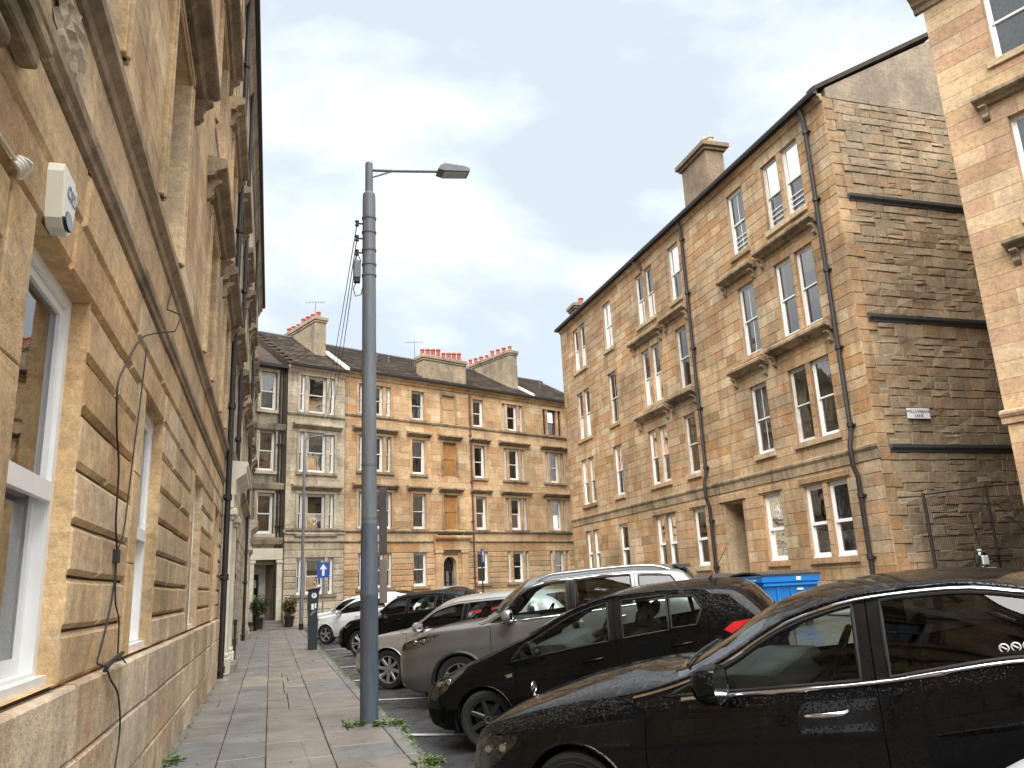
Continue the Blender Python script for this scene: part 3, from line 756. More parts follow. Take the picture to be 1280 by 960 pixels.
# gable: quoins then rubble
gb = []; qz = courses(0.3, TOP - .05, .36)
for i, (a, b) in enumerate(zip(qz[:-1], qz[1:])): gb.append((0.0, 0.62 if i % 2 else 0.36, a, b))
lay_stones(RT, gb, 'quoin', 'quoin', MAT['sand_right'], 0.0, 0.012, mp=G, seed=34, gap=0.005, tone=lambda b, r: r.uniform(0, .6), rough=.006, jit=.006)
rb = []
r2 = random.Random(35)
def rubble(x0, x1, z0, z1):
    z = z0
    while z < z1 - 0.04:
        h = r2.choice((.2, .25, .3, .34, .38)); h = min(h, z1 - z)
        if z1 - z - h < .1: h = z1 - z
        x = x0
        while x < x1 - 1e-3:
            l = r2.uniform(.28, .66)
            if x1 - x - l < .2: l = x1 - x
            if h > .28 and r2.random() < .3:
                s = h * r2.uniform(.35, .65); rb.append((x, x + l, z, z + s)); rb.append((x, x + l, z + s, z + h))
            else: rb.append((x, x + l, z, z + h))
            x += l
        z += h
for a, b in ((0.2, 4.42), (4.62, 8.02), (8.24, 11.62), (11.84, 14.9)): rubble(0.64, 6.5, a, b)
rb = [((a if a > .65 else (.64 if int(c * 2.77) % 2 else .38)), b, c, d) for a, b, c, d in rb]
lay_stones(RT, rb, 'rubble_stone', 'rubble_stone', MAT['rubble'], 0.0, 0.015, mp=G, seed=36, gap=0.005, rough=0.020, jit=0.008, tone=lambda b, r: r.uniform(.2, .9), thick=.07, most=290)
m = MB(); m.face([G(0, -.034, 0), G(12, -.034, 0), G(12, -.034, TOP), G(0, -.034, TOP)]); m.build('gable_mortar', MAT['rubble_mortar'], RT)
m = MB(); m.prism([(0.15, TOP - .04), (9, TOP - .04), (9, 15.28 + .55 * 4.6), (4.85, 15.28 + .55 * 4.6), (0.15, 15.22)], 'x', L - .25, L + .005); m.build('rendered_gable', MAT['render'], RT)
for z in (11.62, 8.02, 4.42):
    m = MB(); m.prism([(L - .02, z), (L + .02, z), (L + .03, z + .05), (L + .10, z + .12), (L + .11, z + .2), (L - .02, z + .22)], 'y', 0.36, 9, tone=.4)
    m.build('stone_band', MAT['lead'], RT)
# roof, gutter, skews
m = MB(); sl = .55
for k in range(14):
    for i in range(38):
        y0 = -0.28 + k * .35; y1 = y0 + .37; z0 = TOP + .15 + (k * .35) * sl + .012; z1 = z0 + .37 * sl - .012
        x0, x1 = i * .59, i * .59 + .585
        m.face([(x0, y0, z0), (x1, y0, z0), (x1, y1, z1), (x0, y1, z1)], rng.random())
o = tag(m.build('slate_course', MAT['slate'], RT), kind='stuff')
m = MB(); m.prism([(-0.25, TOP - .02), (4.85, TOP + .13 + 5.1 * sl - .04), (9.8, TOP + .1), (9.8, TOP - .02)], 'x', 0.01, L - .26); m.build('roof', MAT['slate'], RT)
m = MB(); m.prism([(-0.3, TOP + .1), (-.3, TOP + .24), (4.85, TOP + .34 + 5.15 * sl), (4.85, TOP + .2 + 5.15 * sl)], 'x', L - .25, L + .05); m.build('skew', MAT['slate'], RT)
profile_run(RT, 'eaves_cornice', 0, L, [(-.01, 14.78), (.05, 14.8), (.09, 14.9), (.17, 14.94), (.17, 15.0), (-.01, 15.02)], 'sand_right', seed=7)
m = MB(); m.prism([(-.16, 14.98), (-.30, 14.96), (-.33, 15.03), (-.33, 15.1), (-.16, 15.1)], 'x', -.1, L + .03); m.build('gutter', MAT['iron'], RT)
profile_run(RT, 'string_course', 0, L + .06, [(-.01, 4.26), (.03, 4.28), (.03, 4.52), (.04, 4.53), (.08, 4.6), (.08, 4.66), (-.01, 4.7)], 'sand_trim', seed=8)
# windows with dressings
dr = random.Random(37)
opt = ['drapes', 'net', None, 'blind0.45', 'drapes', 'net', 'blind0.3']
for h in holes:
    r = [q[0] for q in rows].index(h[2]); k = [q[0] for q in colsR].index(h[0])
    st = 'upvc' if r == 0 else ('bars' if k in (2, 6) else 'sash')
    dre = dr.choice(opt)
    if r == 0 and k >= 7: dre = 'venetian'
    if r == 0 and k == 6: dre = 'net'
    if r == 1 and k >= 6: dre = 'net'
    mat = dr.choice(('white', 'white_old', 'white_grey')) if r else 'white'
    window(RT, h, 0.10, st, dress=dre, fw=0.075 if r == 0 else .055, split=0.5 if r else .47, mat=mat, room=1.4)
groups = [(1.8, 3.4), (5.85, 6.68), (9.5, 11.1), (12.58, 13.36), (17.1, 17.95), (19.2, 21.0)]
for r, (c, d) in enumerate(rows):
    for a, b in groups:
        m = MB(); m.box(a - .14, b + .14, -.08, .1, c - .17, c - .004, ch=.01, tone=rng.random()); m.build('sill', MAT['sand_right'], RT)
        if r == 0 and a > 8:
            m = MB(); m.box(a - .2, b + .2, -.05, .02, d + .06, d + .24, ch=.015, tone=rng.random()); m.build('lintel', MAT['sand_right'], RT)
        if r == 3 and a > 16:
            m = MB()
            for q in range(4): m.box(a + .06, b - .06, 0.125, 0.14, c + .12 + q * .17, c + .145 + q * .17)
            nb = int((b - a) / .12)
            m.build('window_guard', MAT['white'], RT)
for z in (7.98, 11.28):
    hood(RT, 16.25, 18.3, z, 0.30, 0.26, bw=.12, bh=.34)
    hood(RT, 18.5, 21.48, z + .12, 0.30, 0.26, bw=.12, bh=.34)
    hood(RT, 8.75, 11.6, z, 0.30, 0.26, bw=.12, bh=.34)
    hood(RT, 11.75, 13.8, z + .12, 0.30, 0.26, bw=.12, bh=.34)
# entrance
m = MB(); a, b, c, d = door; m.box(a + .02, b - .02, 1.02, 1.1, c, 3.0, ch=.01); m.box(a + .02, b - .02, 1.02, 1.09, 3.06, d - .02)
for z0, z1 in ((.6, 1.5), (1.6, 2.85)):
    for x in (a + .15, a + .66): m.box(x, x + .38, .99, 1.03, z0, z1, ch=.012)
m.build('door', MAT['door_brown'], RT)
m = MB(); m.box(a - .22, b + .22, -.06, .02, d + .05, d + .3, ch=.015, tone=.3); m.build('lintel', MAT['sand_right'], RT)
m = MB(); m.box(a - .1, b + .1, -.35, 1.0, .3, .53, tone=.5); m.build('doorstep', MAT['slab'], RT)
pipe(RT, 'downpipe', [(21.62, -.2, 15.0), (21.62, -.1, 14.6), (21.62, -.1, 9), (21.62, -.1, 5.1), (21.62, -.2, 4.75), (21.62, -.2, 4.2), (21.62, -.1, 3.9), (21.62, -.1, .5)], .062, 'iron', [(21.62, -.1, z) for z in (14.2, 12, 9.8, 7.5, 5.3, 3.4, 1.8)])
pipe(RT, 'downpipe', [(13.95, -.2, 15.0), (13.95, -.1, 14.6), (13.95, -.1, 9), (13.95, -.1, 5.1), (13.95, -.2, 4.75), (13.95, -.2, 4.2), (13.95, -.1, 3.9), (13.95, -.1, .5)], .06, 'iron', [(13.95, -.1, z) for z in (14.2, 12, 9.8, 7.5, 5.3, 3.4, 1.8)])
pipe(RT, 'downpipe', [(9.9, -.28, 15.0), (10.3, -.06, 14.55), (10.3, -.06, 14.42)], .045, 'iron')
def stack(root, x0, x1, y0, y1, z0, z1, npot, along='x', mat='chimney', potmat='pot', ph=.55, pr=.13, cap=.14):
    m = MB(); m.box(x0, x1, y0, y1, z0, z1 - .32, tone=.4, ch=.01)
    m.box(x0 - cap * .5, x1 + cap * .5, y0 - cap * .5, y1 + cap * .5, z1 - .32, z1 - .2, tone=.1, ch=.02); m.box(x0 - cap, x1 + cap, y0 - cap, y1 + cap, z1 - .2, z1, tone=.05, ch=.02)
    o = m.build('chimney_stack', MAT[mat], root)
    if along == 'x': ps = [(x0 + (x1 - x0) * (i + .5) / npot, (y0 + y1) / 2, z1 - .001) for i in range(npot)]
    else: ps = [((x0 + x1) / 2, y0 + (y1 - y0) * (i + .5) / npot, z1 - .001) for i in range(npot)]
    pots(o, ps, ph, pr, potmat)
    return o
stack(RT, 12.85, 14.75, 0.9, 1.7, 15.3, 18.1, 5, 'x', 'chimney_brown', 'pot_buff', .48, .15, .2)
stack(RT, 0.3, 1.2, 0.5, 1.4, 15.2, 16.3, 2, 'x', 'chimney', 'pot', .4, .13)

# ------------------------------------------------------------------ nearest right tenement, cut by the frame
NR = thing('tenement_building', 'pink and buff smooth stone tenement at the right edge of the photo', 'building', (14.7, 12.6, 0), 0)
ed = Vector((0.34, -0.94, 0)).normalized()
NR.rotation_euler = (0, 0, math.atan2(ed.y, ed.x))
rng = random.Random(41)
L = 16.0
nh = []
for a in (1.22, 4.6, 8.2, 11.8):
    for c, d in ((1.8, 3.9), (5.25, 7.5), (8.6, 10.93), (12.36, 14.2)): nh.append((a, a + 1.1, c, d))
mb = MB(); wall_sheet(mb, 0, L, 0, 14.9, nh, -.008, 0)
mb.face([(0, 0, 0), (0, 11, 0), (0, 11, 14.9), (0, 0, 14.9)]); mb.face([(L, 0, 0), (L, 11, 0), (L, 11, 14.9), (L, 0, 14.9)]); mb.face([(0, 11, 0), (L, 11, 0), (L, 11, 14.9), (0, 11, 14.9)])
mb.build('wall', MAT['mortar'], NR)
for h in nh: reveals(NR, 'sand_near_right', h, -.002, -.3, tone=rng.random())
zz = courses(.2, 1.8, .4) + courses(1.8, 3.9, .4)[1:] + courses(3.9, 4.3, .4)[1:]
bl = blocks(0, L, zz, nh, .8, 1.6, rng)
zz = courses(4.6, 5.25, .35) + courses(5.25, 7.5, .38)[1:] + courses(7.5, 8.6, .38)[1:] + courses(8.6, 10.93, .38)[1:] + courses(10.93, 12.36, .38)[1:] + courses(12.36, 14.2, .38)[1:] + courses(14.2, 14.5, .3)[1:]
bl += blocks(0, L, zz, nh, .8, 1.6, rng)
lay_stones(NR, bl, 'ashlar_stone', 'ashlar_stone', MAT['sand_near_right'], 0, .004, seed=42, gap=.0025, most=160)
m = MB()
for za, zb in zip(zz[:-1], zz[1:]): m.box(-.004, .02, .002, 5, za + .003, zb - .003, tone=rng.random())
tag(m.build('return_course', MAT['sand_near_right'], NR), kind='stuff')
profile_run(NR, 'string_course', -.08, L, [(-.01, 4.3), (.05, 4.32), (.06, 4.44), (.09, 4.46), (.12, 4.52), (.12, 4.57), (-.01, 4.62)], 'sand_near_right')
profile_run(NR, 'eaves_cornice', -.2, L, [(-.01, 14.45), (.05, 14.48), (.08, 14.6), (.16, 14.64), (.19, 14.72), (.32, 14.78), (.32, 14.9), (-.01, 14.98)], 'sand_trim')
m = MB(); m.box(-.25, L, .0, 11, 14.91, 15.02); m.build('roof', MAT['slate'], NR)
for h in nh:
    window(NR, h, .15, 'sash', dress=rng.choice(('net', 'drapes', None)), sill=(.15, .09, .16), sill_mat='sand_near_right', split=.52)
    if h[2] in (5.25, 8.6): hood(NR, h[0] - .55, h[1] + .55, h[3] + .45, .26, .24, bw=.14, bh=.34)

# ------------------------------------------------------------------ far tenement across the end of the street
def far_building(name, label, u0, u1, z_eave, front, mat, units, blind, rowsF, seed, door=None, chan=True, z0=0.15, most=60):
    root = thing(name, label, 'building', FP + fu * u0 - fi * front, d60)
    rg = random.Random(seed); W = u1 - u0
    hs = []; 
    for a, b in units:
        for c, d in rowsF: hs.append((a - u0, b - u0, c, d))
    bh = [(a - u0, b - u0, c, d) for a, b in blind for c, d in rowsF[1:]]
    dh = [door] if door else []
    hs = [h for h in hs if not (door and h[2] < 2 and h[0] < door[1] + .3 and h[1] > door[0] - .3)]
    al = hs + bh + dh
    m = MB(); wall_sheet(m, 0, W, 0, z_eave, al, -.012, 0)
    m.face([(0, .0, 0), (0, 9, 0), (0, 9, z_eave), (0, .0, z_eave)]); m.face([(W, .0, 0), (W, 9, 0), (W, 9, z_eave), (W, .0, z_eave)]); m.face([(0, 9, 0), (W, 9, 0), (W, 9, z_eave), (0, 9, z_eave)])
    m.build('wall', MAT['mortar'], root)
    for h in al: reveals(root, mat, h, -.002, -.28, tone=rg.random())
    sg = z_eave - .35
    bl = blocks(0, W, courses(z0, rowsF[0][0], .33) + courses(rowsF[0][0], rowsF[0][1], .29)[1:] + courses(rowsF[0][1], 3.86, .4)[1:], al, 1.2, 2.6, rg)
    lay_stones(root, bl, 'channelled_block', 'channelled_block', MAT[mat], 0.01, .028 if chan else .008, seed=seed + 1, gap=.004, most=90)
    q = courses(4.5, rowsF[1][0], .3)
    for z in (rowsF[1][1], rowsF[2][0], rowsF[2][1], rowsF[3][0], rowsF[3][1], sg): q += courses(q[-1], z, .36)[1:]
    up = blocks(0, W, q, al, .55, 1.2, rg)
    lay_stones(root, up, 'ashlar_stone', 'ashlar_stone', MAT[mat], 0, .004, seed=seed + 2, gap=.004, most=most, jit=.003)
    lay_stones(root, blocks(0, W, [3.96, 4.36], [], .9, 1.6, rg), 'frieze_block', 'frieze_block', MAT[mat], 0, .004, seed=seed + 3, gap=.003, most=0)
    trim = 'sand_trim' if mat != 'grey_far' else 'black_far'
    profile_run(root, 'string_course', 0, W, [(-.01, 3.84), (.05, 3.86), (.08, 3.9), (.08, 3.94), (-.01, 3.97)], trim)
    profile_run(root, 'string_course', 0, W, [(-.01, 4.34), (.06, 4.36), (.1, 4.42), (.1, 4.47), (-.01, 4.52)], trim)
    profile_run(root, 'string_course', 0, W, [(-.01, rowsF[3][0] - .2), (.05, rowsF[3][0] - .18), (.08, rowsF[3][0] - .08), (-.01, rowsF[3][0] - .02)], trim)
    profile_run(root, 'eaves_cornice', 0, W, [(-.01, sg), (.06, sg + .04), (.1, sg + .16), (.24, sg + .22), (.24, sg + .32), (-.01, sg + .36)], mat)
    m = MB(); m.prism([(-.23, sg + .30), (-.36, sg + .30), (-.37, sg + .4), (-.23, sg + .4)], 'x', 0, W); m.build('gutter', MAT['iron'], root)
    # roof of overlapping slates
    m = MB(); ridge = 15.25; n = 20; ny = 4.85 / n; sz = (ridge - z_eave - .05) / n; ni = max(2, int(W / .42))
    for k in range(n):
        for i in range(ni):
            x0 = W * (i + .5 * (k % 2)) / ni; x1 = min(W, x0 + W / ni - .012)
            y0, zz0 = -.3 + k * ny, z_eave + .06 + k * sz
            m.face([(x0, y0 - .02, zz0 + .022), (x1, y0 - .02, zz0 + .022), (x1, y0 + ny, zz0 + sz + .002), (x0, y0 + ny, zz0 + sz + .002)], rg.random())
    tag(m.build('slate_course', MAT['slate'], root), kind='stuff')
    m = MB(); m.prism([(-.28, z_eave - .02), (4.55, ridge - .03), (9.4, z_eave - .02)], 'x', .005, W - .005); m.build('roof', MAT['slate'], root)
    m = MB(); m.tube([(0, 4.55, ridge + .02), (W, 4.55, ridge + .02)], .1, 8); m.build('ridge', MAT['lead'], root)
    return root, hs, bh, rg
def dress_far(root, hs, rg, rowsF, hood_rows, groups, u0, mat, brown=()):
    trim = 'sand_trim' if mat != 'grey_far' else 'black_far'
    for h in hs:
        nar = h[1] - h[0] < .4
        r = [q[0] for q in rowsF].index(h[2])
        mt = 'brown' if (round(h[0] + u0, 1) in brown and r == 3) else ('white', 'white_grey', 'white', 'white_old')[int(h[0] * 1.3 + r * 2) % 4]
        window(root, h, .1 if nar else .13, 'sash', fw=.05 if nar else .07, mat=mt, dress=None if nar or (mat == 'grey_far' and r == 1) else rg.choice(('net', 'blind0.5', 'drapes', 'net', 'blind0.35', 'net', None)), room=.9)  # some pale nets and blinds added in place of sky reflections in panes
    for (a, b) in groups:
        for r, (c, d) in enumerate(rowsF):
            if not any(abs(h[2] - c) < .01 and a - .05 <= h[0] + u0 <= b for h in hs): continue
            A, B = a - u0, b - u0
            m = MB(); m.box(A - .16, B + .16, -.1, .08, c - .14, c - .004, ch=.01, tone=.3); m.build('sill', MAT[trim], root)
            if r > 0:
                m = MB()
                for x0, x1, z0, z1 in ((A - .13, A - .004, c, d), (B + .004, B + .13, c, d), (A - .13, B + .13, d + .004, d + .15)): m.box(x0, x1, -.045, .02, z0, z1, ch=.01, tone=rg.random())
                m.build('architrave', MAT[mat], root)
            if r in hood_rows: hood(root, A - .36, B + .36, d + .18, .27, .22, mat=trim, brackets=False)
RF = [(1.66, 3.35), (4.56, 6.38), (7.43, 9.27), (10.37, 11.95)]
units = [(.92, 1.17), (1.36, 2.36), (2.55, 2.82), (4.12, 4.93), (8.27, 9.02), (10.42, 10.67), (10.85, 11.6), (11.78, 12.03), (13.68, 13.93), (14.1, 14.82), (14.98, 15.22)]
dr_f = (5.92, 7.0, .2, 3.25)
FT, hs, bh, rg = far_building('tenement_building', 'honey sandstone tenement across the street end with arched entrance and blind windows', 0.0, 18.0, 12.55, 0.0, 'sand_far', units, [(6.12, 7.0)], RF, 51, door=dr_f)
grp = [(.92, 2.82), (4.12, 4.93), (8.27, 9.02), (10.42, 12.03), (13.68, 15.22)]
dress_far(FT, hs, rg, RF, (1, 2), grp, 0.0, 'sand_far', brown=(13.7, 14.1, 15.0))
for a, b, c, d in bh:
    m = MB(); m.box(a + .004, b - .004, .12, .2, c + .004, (c + d) / 2 - .01, tone=.2); m.box(a + .004, b - .004, .10, .2, (c + d) / 2 + .01, d - .004, tone=.8)
    m.build('blind_window', MAT['ochre_infill'] if c < 10 else MAT['sand_far'], FT)
    m = MB()
    for x0, x1, z0, z1 in ((a - .13, a - .004, c, d), (b + .004, b + .13, c, d), (a - .13, b + .13, d + .004, d + .15)): m.box(x0, x1, -.045, .02, z0, z1, ch=.01)
    m.build('architrave', MAT['sand_trim'], FT)
    if c < 10: hood(FT, a - .36, b + .36, d + .18, .27, .22, brackets=False)
# arched entrance
a, b, c, d = dr_f; cx = (a + b) / 2; r0 = .42; zc = 2.7
m = MB(); n = 14
pt = [(cx + r0 * math.cos(PI * i / n), zc + r0 * math.sin(PI * i / n)) for i in range(n + 1)]
for i in range(n):
    (x0, z0), (x1, z1) = pt[i], pt[i + 1]
    m.face([(x0, .06, z0), (x1, .06, z1), (x1, .06, d), (x0, .06, d)]); m.face([(x0, .06, z0), (x1, .06, z1), (x1, .4, z1), (x0, .4, z0)])
for s in (-1, 1):
    x = cx + s * r0; e_ = b if s > 0 else a
    m.face([(x, .06, c), (e_, .06, c), (e_, .06, d), (x, .06, d)]); m.face([(x, .06, c), (x, .4, c), (x, .4, zc), (x, .06, zc)])
m.build('door_arch', MAT['sand_far'], FT)
m = MB(); m.box(cx - r0 - .1, cx + r0 + .1, .36, .42, c, d - .02)
for x in (cx - .34, cx + .06):
    for z0, z1 in ((.45, 1.1), (1.2, 1.75), (1.85, 2.35)): m.box(x, x + .28, .335, .37, z0, z1, ch=.01)
m.build('door', MAT['door_black'], FT)
m = MB()
for x in (cx - .37, cx + .03):
    for z0, z1 in ((.42, 1.13), (1.17, 1.78), (1.82, 2.38)):
        for w in ((x, x + .02, z0, z1), (x + .32, x + .34, z0, z1)): m.box(w[0], w[1], .33, .345, w[2], w[3])
m.build('door_moulding', MAT['white_lead'], FT)
for x in (5.44, 7.12):
    m = MB(); m.box(x, x + .42, -.14, .02, .45, 3.3, ch=.01, tone=.6); m.box(x - .05, x + .47, -.19, .02, .2, .45, ch=.02, tone=.4); m.box(x - .05, x + .47, -.19, .02, 3.3, 3.45, ch=.02, tone=.3); m.build('pilaster', MAT['sand_far'], FT)
profile_run(FT, 'entablature', 5.36, 7.66, [(0, 3.47), (.16, 3.47), (.16, 3.95), (.22, 3.98), (.34, 4.06), (.36, 4.14), (.36, 4.2), (0, 4.28)], 'sand_far')
m = MB(); r6 = random.Random(3)
for i in range(160):
    x = r6.uniform(5.5, 7.8); y = -r6.uniform(0, .34); z = 4.22 + r6.random() * .16 * (1 - abs(x - 6.9) / 2); s = .07
    m.face([(x - s, y, z), (x, y - s, z + .04), (x + s, y, z + .02), (x, y + s * .6, z + .06)])
tag(m.build('moss_growth', MAT['moss'], FT), kind='stuff')
m = MB(); m.box(5.3, 7.7, -.5, -.005, .1, .3, tone=.7, ch=.01); m.build('doorstep', MAT['slab'], FT)
pipe(FT, 'downpipe', [(8.0, -.08, z) for z in (.2, 4, 8, 12.2)], .045, 'red_iron', [(8.0, -.08, z) for z in (2, 5, 7.2, 9.8)])
pipe(FT, 'downpipe', [(.06, -.08, z) for z in (.2, 4, 8, 12.2)], .04, 'iron', [])
stack(FT, 4.95, 7.85, -.02, .75, 12.5, 14.15, 8, 'x', 'chimney', 'pot', .5, .13, .1)
stack(FT, 12.0, 12.6, .9, 5.6, 12.6, 15.75, 8, 'y', 'chimney', 'pot', .45, .13, .1)
for x0 in (12.7,):
    m = MB(); m.prism([(-.32, 12.62), (-.32, 12.74), (1.5, 13.78), (1.5, 13.62)], 'x', x0 - .1, x0 + .15); m.build('skew', MAT['white_lead'], FT)
for u in (3.5, 4.3, 9.6, 16):
    m = MB(); m.lathe([(.06, 0), (.06, .35), (.1, .36), (.02, .45)], 8, (u, 2.6, 14.1)); m.build('roof_vent', MAT['lead'], FT)

# stained grey block at its left, with a recessed entrance bay
RG = [(1.5, 3.15), (4.27, 6.12), (7.15, 9.08), (10.05, 11.9)]
GT, hs2, bh2, rg2 = far_building('tenement_building', 'grey stained tenement bay in the far left corner with potted shrubs at its doorway', -3.05, -0.01, 12.3, 0.28, 'grey_far', [(-2.42, -2.16), (-1.98, -1.02), (-.84, -.58)], [], RG, 61)
dress_far(GT, hs2, rg2, RG, (1, 2), [(-2.42, -.58)], -3.05, 'grey_far')
# recessed left bay belongs to the same house
wz = 12.2; m = MB(); rh = [(-1.22, -.42, c, d) for c, d in RG[1:]] ; dh = (-1.25, -.3, .45, 2.9)
wall_sheet(m, -1.75, 0, 0, wz, rh + [dh], .272, 0, mp=lambda u, dd, z: (u, -dd + .58, z)); m.build('wall', MAT['mortar'], GT)
RB = lambda u, dd, z: (u, .3 - dd, z)
for h in rh: reveals(GT, 'black_far', h, -.002, -.3, mp=RB, tone=.3)
reveals(GT, 'black_far', dh, -.002, -1.2, mp=RB)
q = courses(.2, 4.27, .38)
for z in (6.12, 7.15, 9.08, 10.05, 11.9, 12.2): q += courses(q[-1], z, .36)[1:]
lay_stones(GT, blocks(-1.75, 0, q, rh + [dh], .4, .9, rg2), 'ashlar_stone', 'ashlar_stone', MAT['black_far'], 0, .006, mp=RB, seed=66, gap=.004, most=60)
for h in rh:
    o = window(GT, h, .45, 'sash', fw=.07, dress=rg2.choice(('net', None)), room=.9)
    m = MB(); a, b, c, d = h
    for x0, x1, z0, z1 in ((a - .16, a - .004, c, d), (b + .004, b + .16, c, d), (a - .16, b + .16, d + .004, d + .16)): m.box(x0, x1, .24, .32, z0, z1, ch=.01)
    m.box(a - .2, b + .2, .2, .34, c - .16, c - .004, ch=.01); m.build('architrave', MAT['grey_far'], GT)
for z in (4.0, 9.3, 6.5):
    m = MB(); m.prism([(.29, z - .3), (.14, z - .2), (.1, z), (.1, z + .08), (.29, z + .12)], 'x', -1.75, -.02, tone=.1); m.build('cornice', MAT['black_far'], GT)
m = MB(); a, b, c, d = dh
m.box(a, b - .32, 1.3, 1.38, c, 2.5, ch=.01)
for x in (a + .06, a + .34):
    for z0, z1 in ((.6, 1.1), (1.2, 1.7), (1.8, 2.35)): m.box(x, x + .22, 1.28, 1.31, z0, z1, ch=.008)
m.build('door', MAT['door_black'], GT)
m = MB()
for x in (a + .06, a + .34):
    for z0, z1 in ((1.3, 1.6), (1.9, 2.25)): m.box(x + .05, x + .17, 1.262, 1.278, z0, z1)
m.build('door_pane', MAT['white_lead'], GT)
m = MB(); m.box(b - .3, b, 1.25, 1.36, c, d); m.box(a, b - .3, 1.25, 1.36, 2.5, d); m.build('door_surround', MAT['cream'], GT)
for x in (-1.62, -.26):
    m = MB(); m.box(x, x + .3, .12, .3, .42, 2.95, ch=.01); m.box(x - .05, x + .35, .08, .3, .2, .42, ch=.01); m.box(x - .05, x + .35, .08, .3, 2.95, 3.08, ch=.01); m.build('pilaster', MAT['cream'], GT)
m = MB(); m.box(-1.7, .0, .1, .3, 3.1, 3.6, ch=.01); m.build('entablature', MAT['cream'], GT)
for k in range(2):
    m = MB(); m.box(-1.65 + .1 * k, .05 - .1 * k, -.55 + .3 * k, 1.2, .16 + .15 * k - .1, .16 + .15 * (k + 1), tone=.7, ch=.01); m.build('doorstep', MAT['slab'], GT)
m = MB(); m.prism([(-.05, 12.2), (.2, 12.2), (5, 15.1), (5, 12.2)], 'x', -1.75, 0); m.build('roof', MAT['slate'], GT)
m = MB(); m.prism([(.2, 12.05), (-.08, 12.1), (-.08, 12.25), (.2, 12.25)], 'x', -1.75, -.02); m.build('gutter', MAT['iron'], GT)
for x in (-.12, -.3): pipe(GT, 'downpipe', [(x, .2, z) for z in (.4, 4, 8, 12)], .05, 'iron', [(x, .2, z) for z in (1.9, 4.6, 6.2, 8.4)])
CH = stack(GT, 2.25, 2.85, 1.8, 6.0, 12.6, 15.75, 7, 'y', 'chimney', 'pot', .45, .13, .1)
m = MB(); m.prism([(-.4, 12.36), (-.4, 12.5), (2.0, 14.0), (2.0, 13.86)], 'x', 2.86, 3.08); m.build('skew', MAT['white_lead'], GT)

# ------------------------------------------------------------------ street furniture
def worn(name, col, under, rough):
    t = NT(name); n = t.noise(5, 7, .7, stretch=(3, 3, .35)); f = t.noise(22, 6, .75)
    c = t.mix(1.0, col, t.ramp(n, [(.3, .7), (.7, 1.25)]), 'MULTIPLY')
    c = t.mix(t.ramp(f, [(.62, 0), (.68, .8)]), c, under)
    return t.pbsdf(Base_Color=c, Roughness=rough, Normal=t.bump(f, .25, .003))
MAT['pole'] = worn('galvanised_grey_paint', (0.15, 0.168, 0.185), (.24, .24, .235), .55)
MAT['pole_dark'] = worn('blue_grey_pole_paint', (0.085, 0.105, 0.135), (.16, .12, .09), .5)
MAT['lamp_glass'] = plain('lamp_underside', (0.5, 0.5, 0.48), 0.3)
MAT['cable'] = plain('black_cable', (0.015, 0.015, 0.015), 0.6)
MAT['meter'] = plain('meter_casing', (0.018, 0.024, 0.03), 0.4)
MAT['sign_back'] = plain('sign_back_metal', (0.075, 0.07, 0.065), 0.6, var=0.3)
MAT['sign_back2'] = plain('brown_sign_back', (.19, .16, .13), .6)
MAT['sign_blue'] = plain('blue_sign', (0.015, 0.07, 0.30), 0.4)
MAT['sign_white'] = plain('white_print', (0.75, 0.76, 0.78), 0.5, var=0.05)
MAT['alarm'] = plain('cream_plastic', (0.70, 0.67, 0.56), 0.35, var=0.06)
MAT['lens_dark'] = plain('dark_strobe_lens', (0.012, 0.014, 0.03), 0.12)
MAT['text_grey'] = plain('grey_print', (0.22, 0.26, 0.36), 0.6)
MAT['black_print'] = plain('black_print', (0.015, 0.015, 0.015), 0.6)
MAT['bin_blue'] = plain('blue_bin_plastic', (0.012, 0.17, 0.50), 0.38, var=0.12, scale=3)
MAT['bin_lid'] = plain('dark_bin_lid', (0.035, 0.04, 0.043), 0.35, var=0.3)
MAT['steel'] = plain('zinc_steel', (0.4, 0.4, 0.4), 0.4, metal=0.8)

LP = thing('street_lamp', 'tall grey street lamp post at the kerb with cable insulators and a sign plate', 'street lamp', (1.1, 9.58, 0.1))
def lath(root, name, prof, mat, o=(0, 0, 0), n=24): m = MB(); m.lathe(prof, n, o); return m.build(name, MAT[mat], root, smooth=35)
lath(LP, 'base_section', [(.104, -.05), (.103, 1.35), (.106, 1.36), (.106, 1.4), (.101, 1.42), (.1, 2.12), (.094, 2.2)], 'pole_dark')
lath(LP, 'pole', [(.093, 2.19), (.088, 4.4), (.085, 6.42), (.08, 6.5), (.052, 6.53), (.05, 6.95), (.035, 6.97), (.0, 6.975)], 'pole')
for z in (2.26, 2.9, 5.35, 5.5, 5.7, 5.95, 6.15): lath(LP, 'band', [(.09, z - .014), (.095, z - .012), (.095, z + .012), (.09, z + .014)], 'grey_metal')
m = MB(); m.tube([(.03, 0, 6.86), (.35, 0, 6.885), (.98, 0, 6.95)], .02, 10); m.tube([(.05, 0, 6.76), (.3, 0, 6.87)], .012, 8); m.build('arm', MAT['pole'], LP, smooth=40)
m = MB(); m.prism([(.92, 6.935), (.95, 6.99), (1.02, 7.025), (1.30, 7.01), (1.36, 6.985), (1.36, 6.945), (1.0, 6.915)], 'y', -.11, .11); m.box(1.14, 1.20, -.02, .02, 7.012, 7.05)
hd = m.build('lamp_head', MAT['grey_metal'], LP); m = MB(); m.prism([(1.0, 6.9), (1.33, 6.937), (1.33, 6.93), (1.0, 6.895)], 'y', -.09, .09); m.build('lamp_glass', MAT['lamp_glass'], hd)
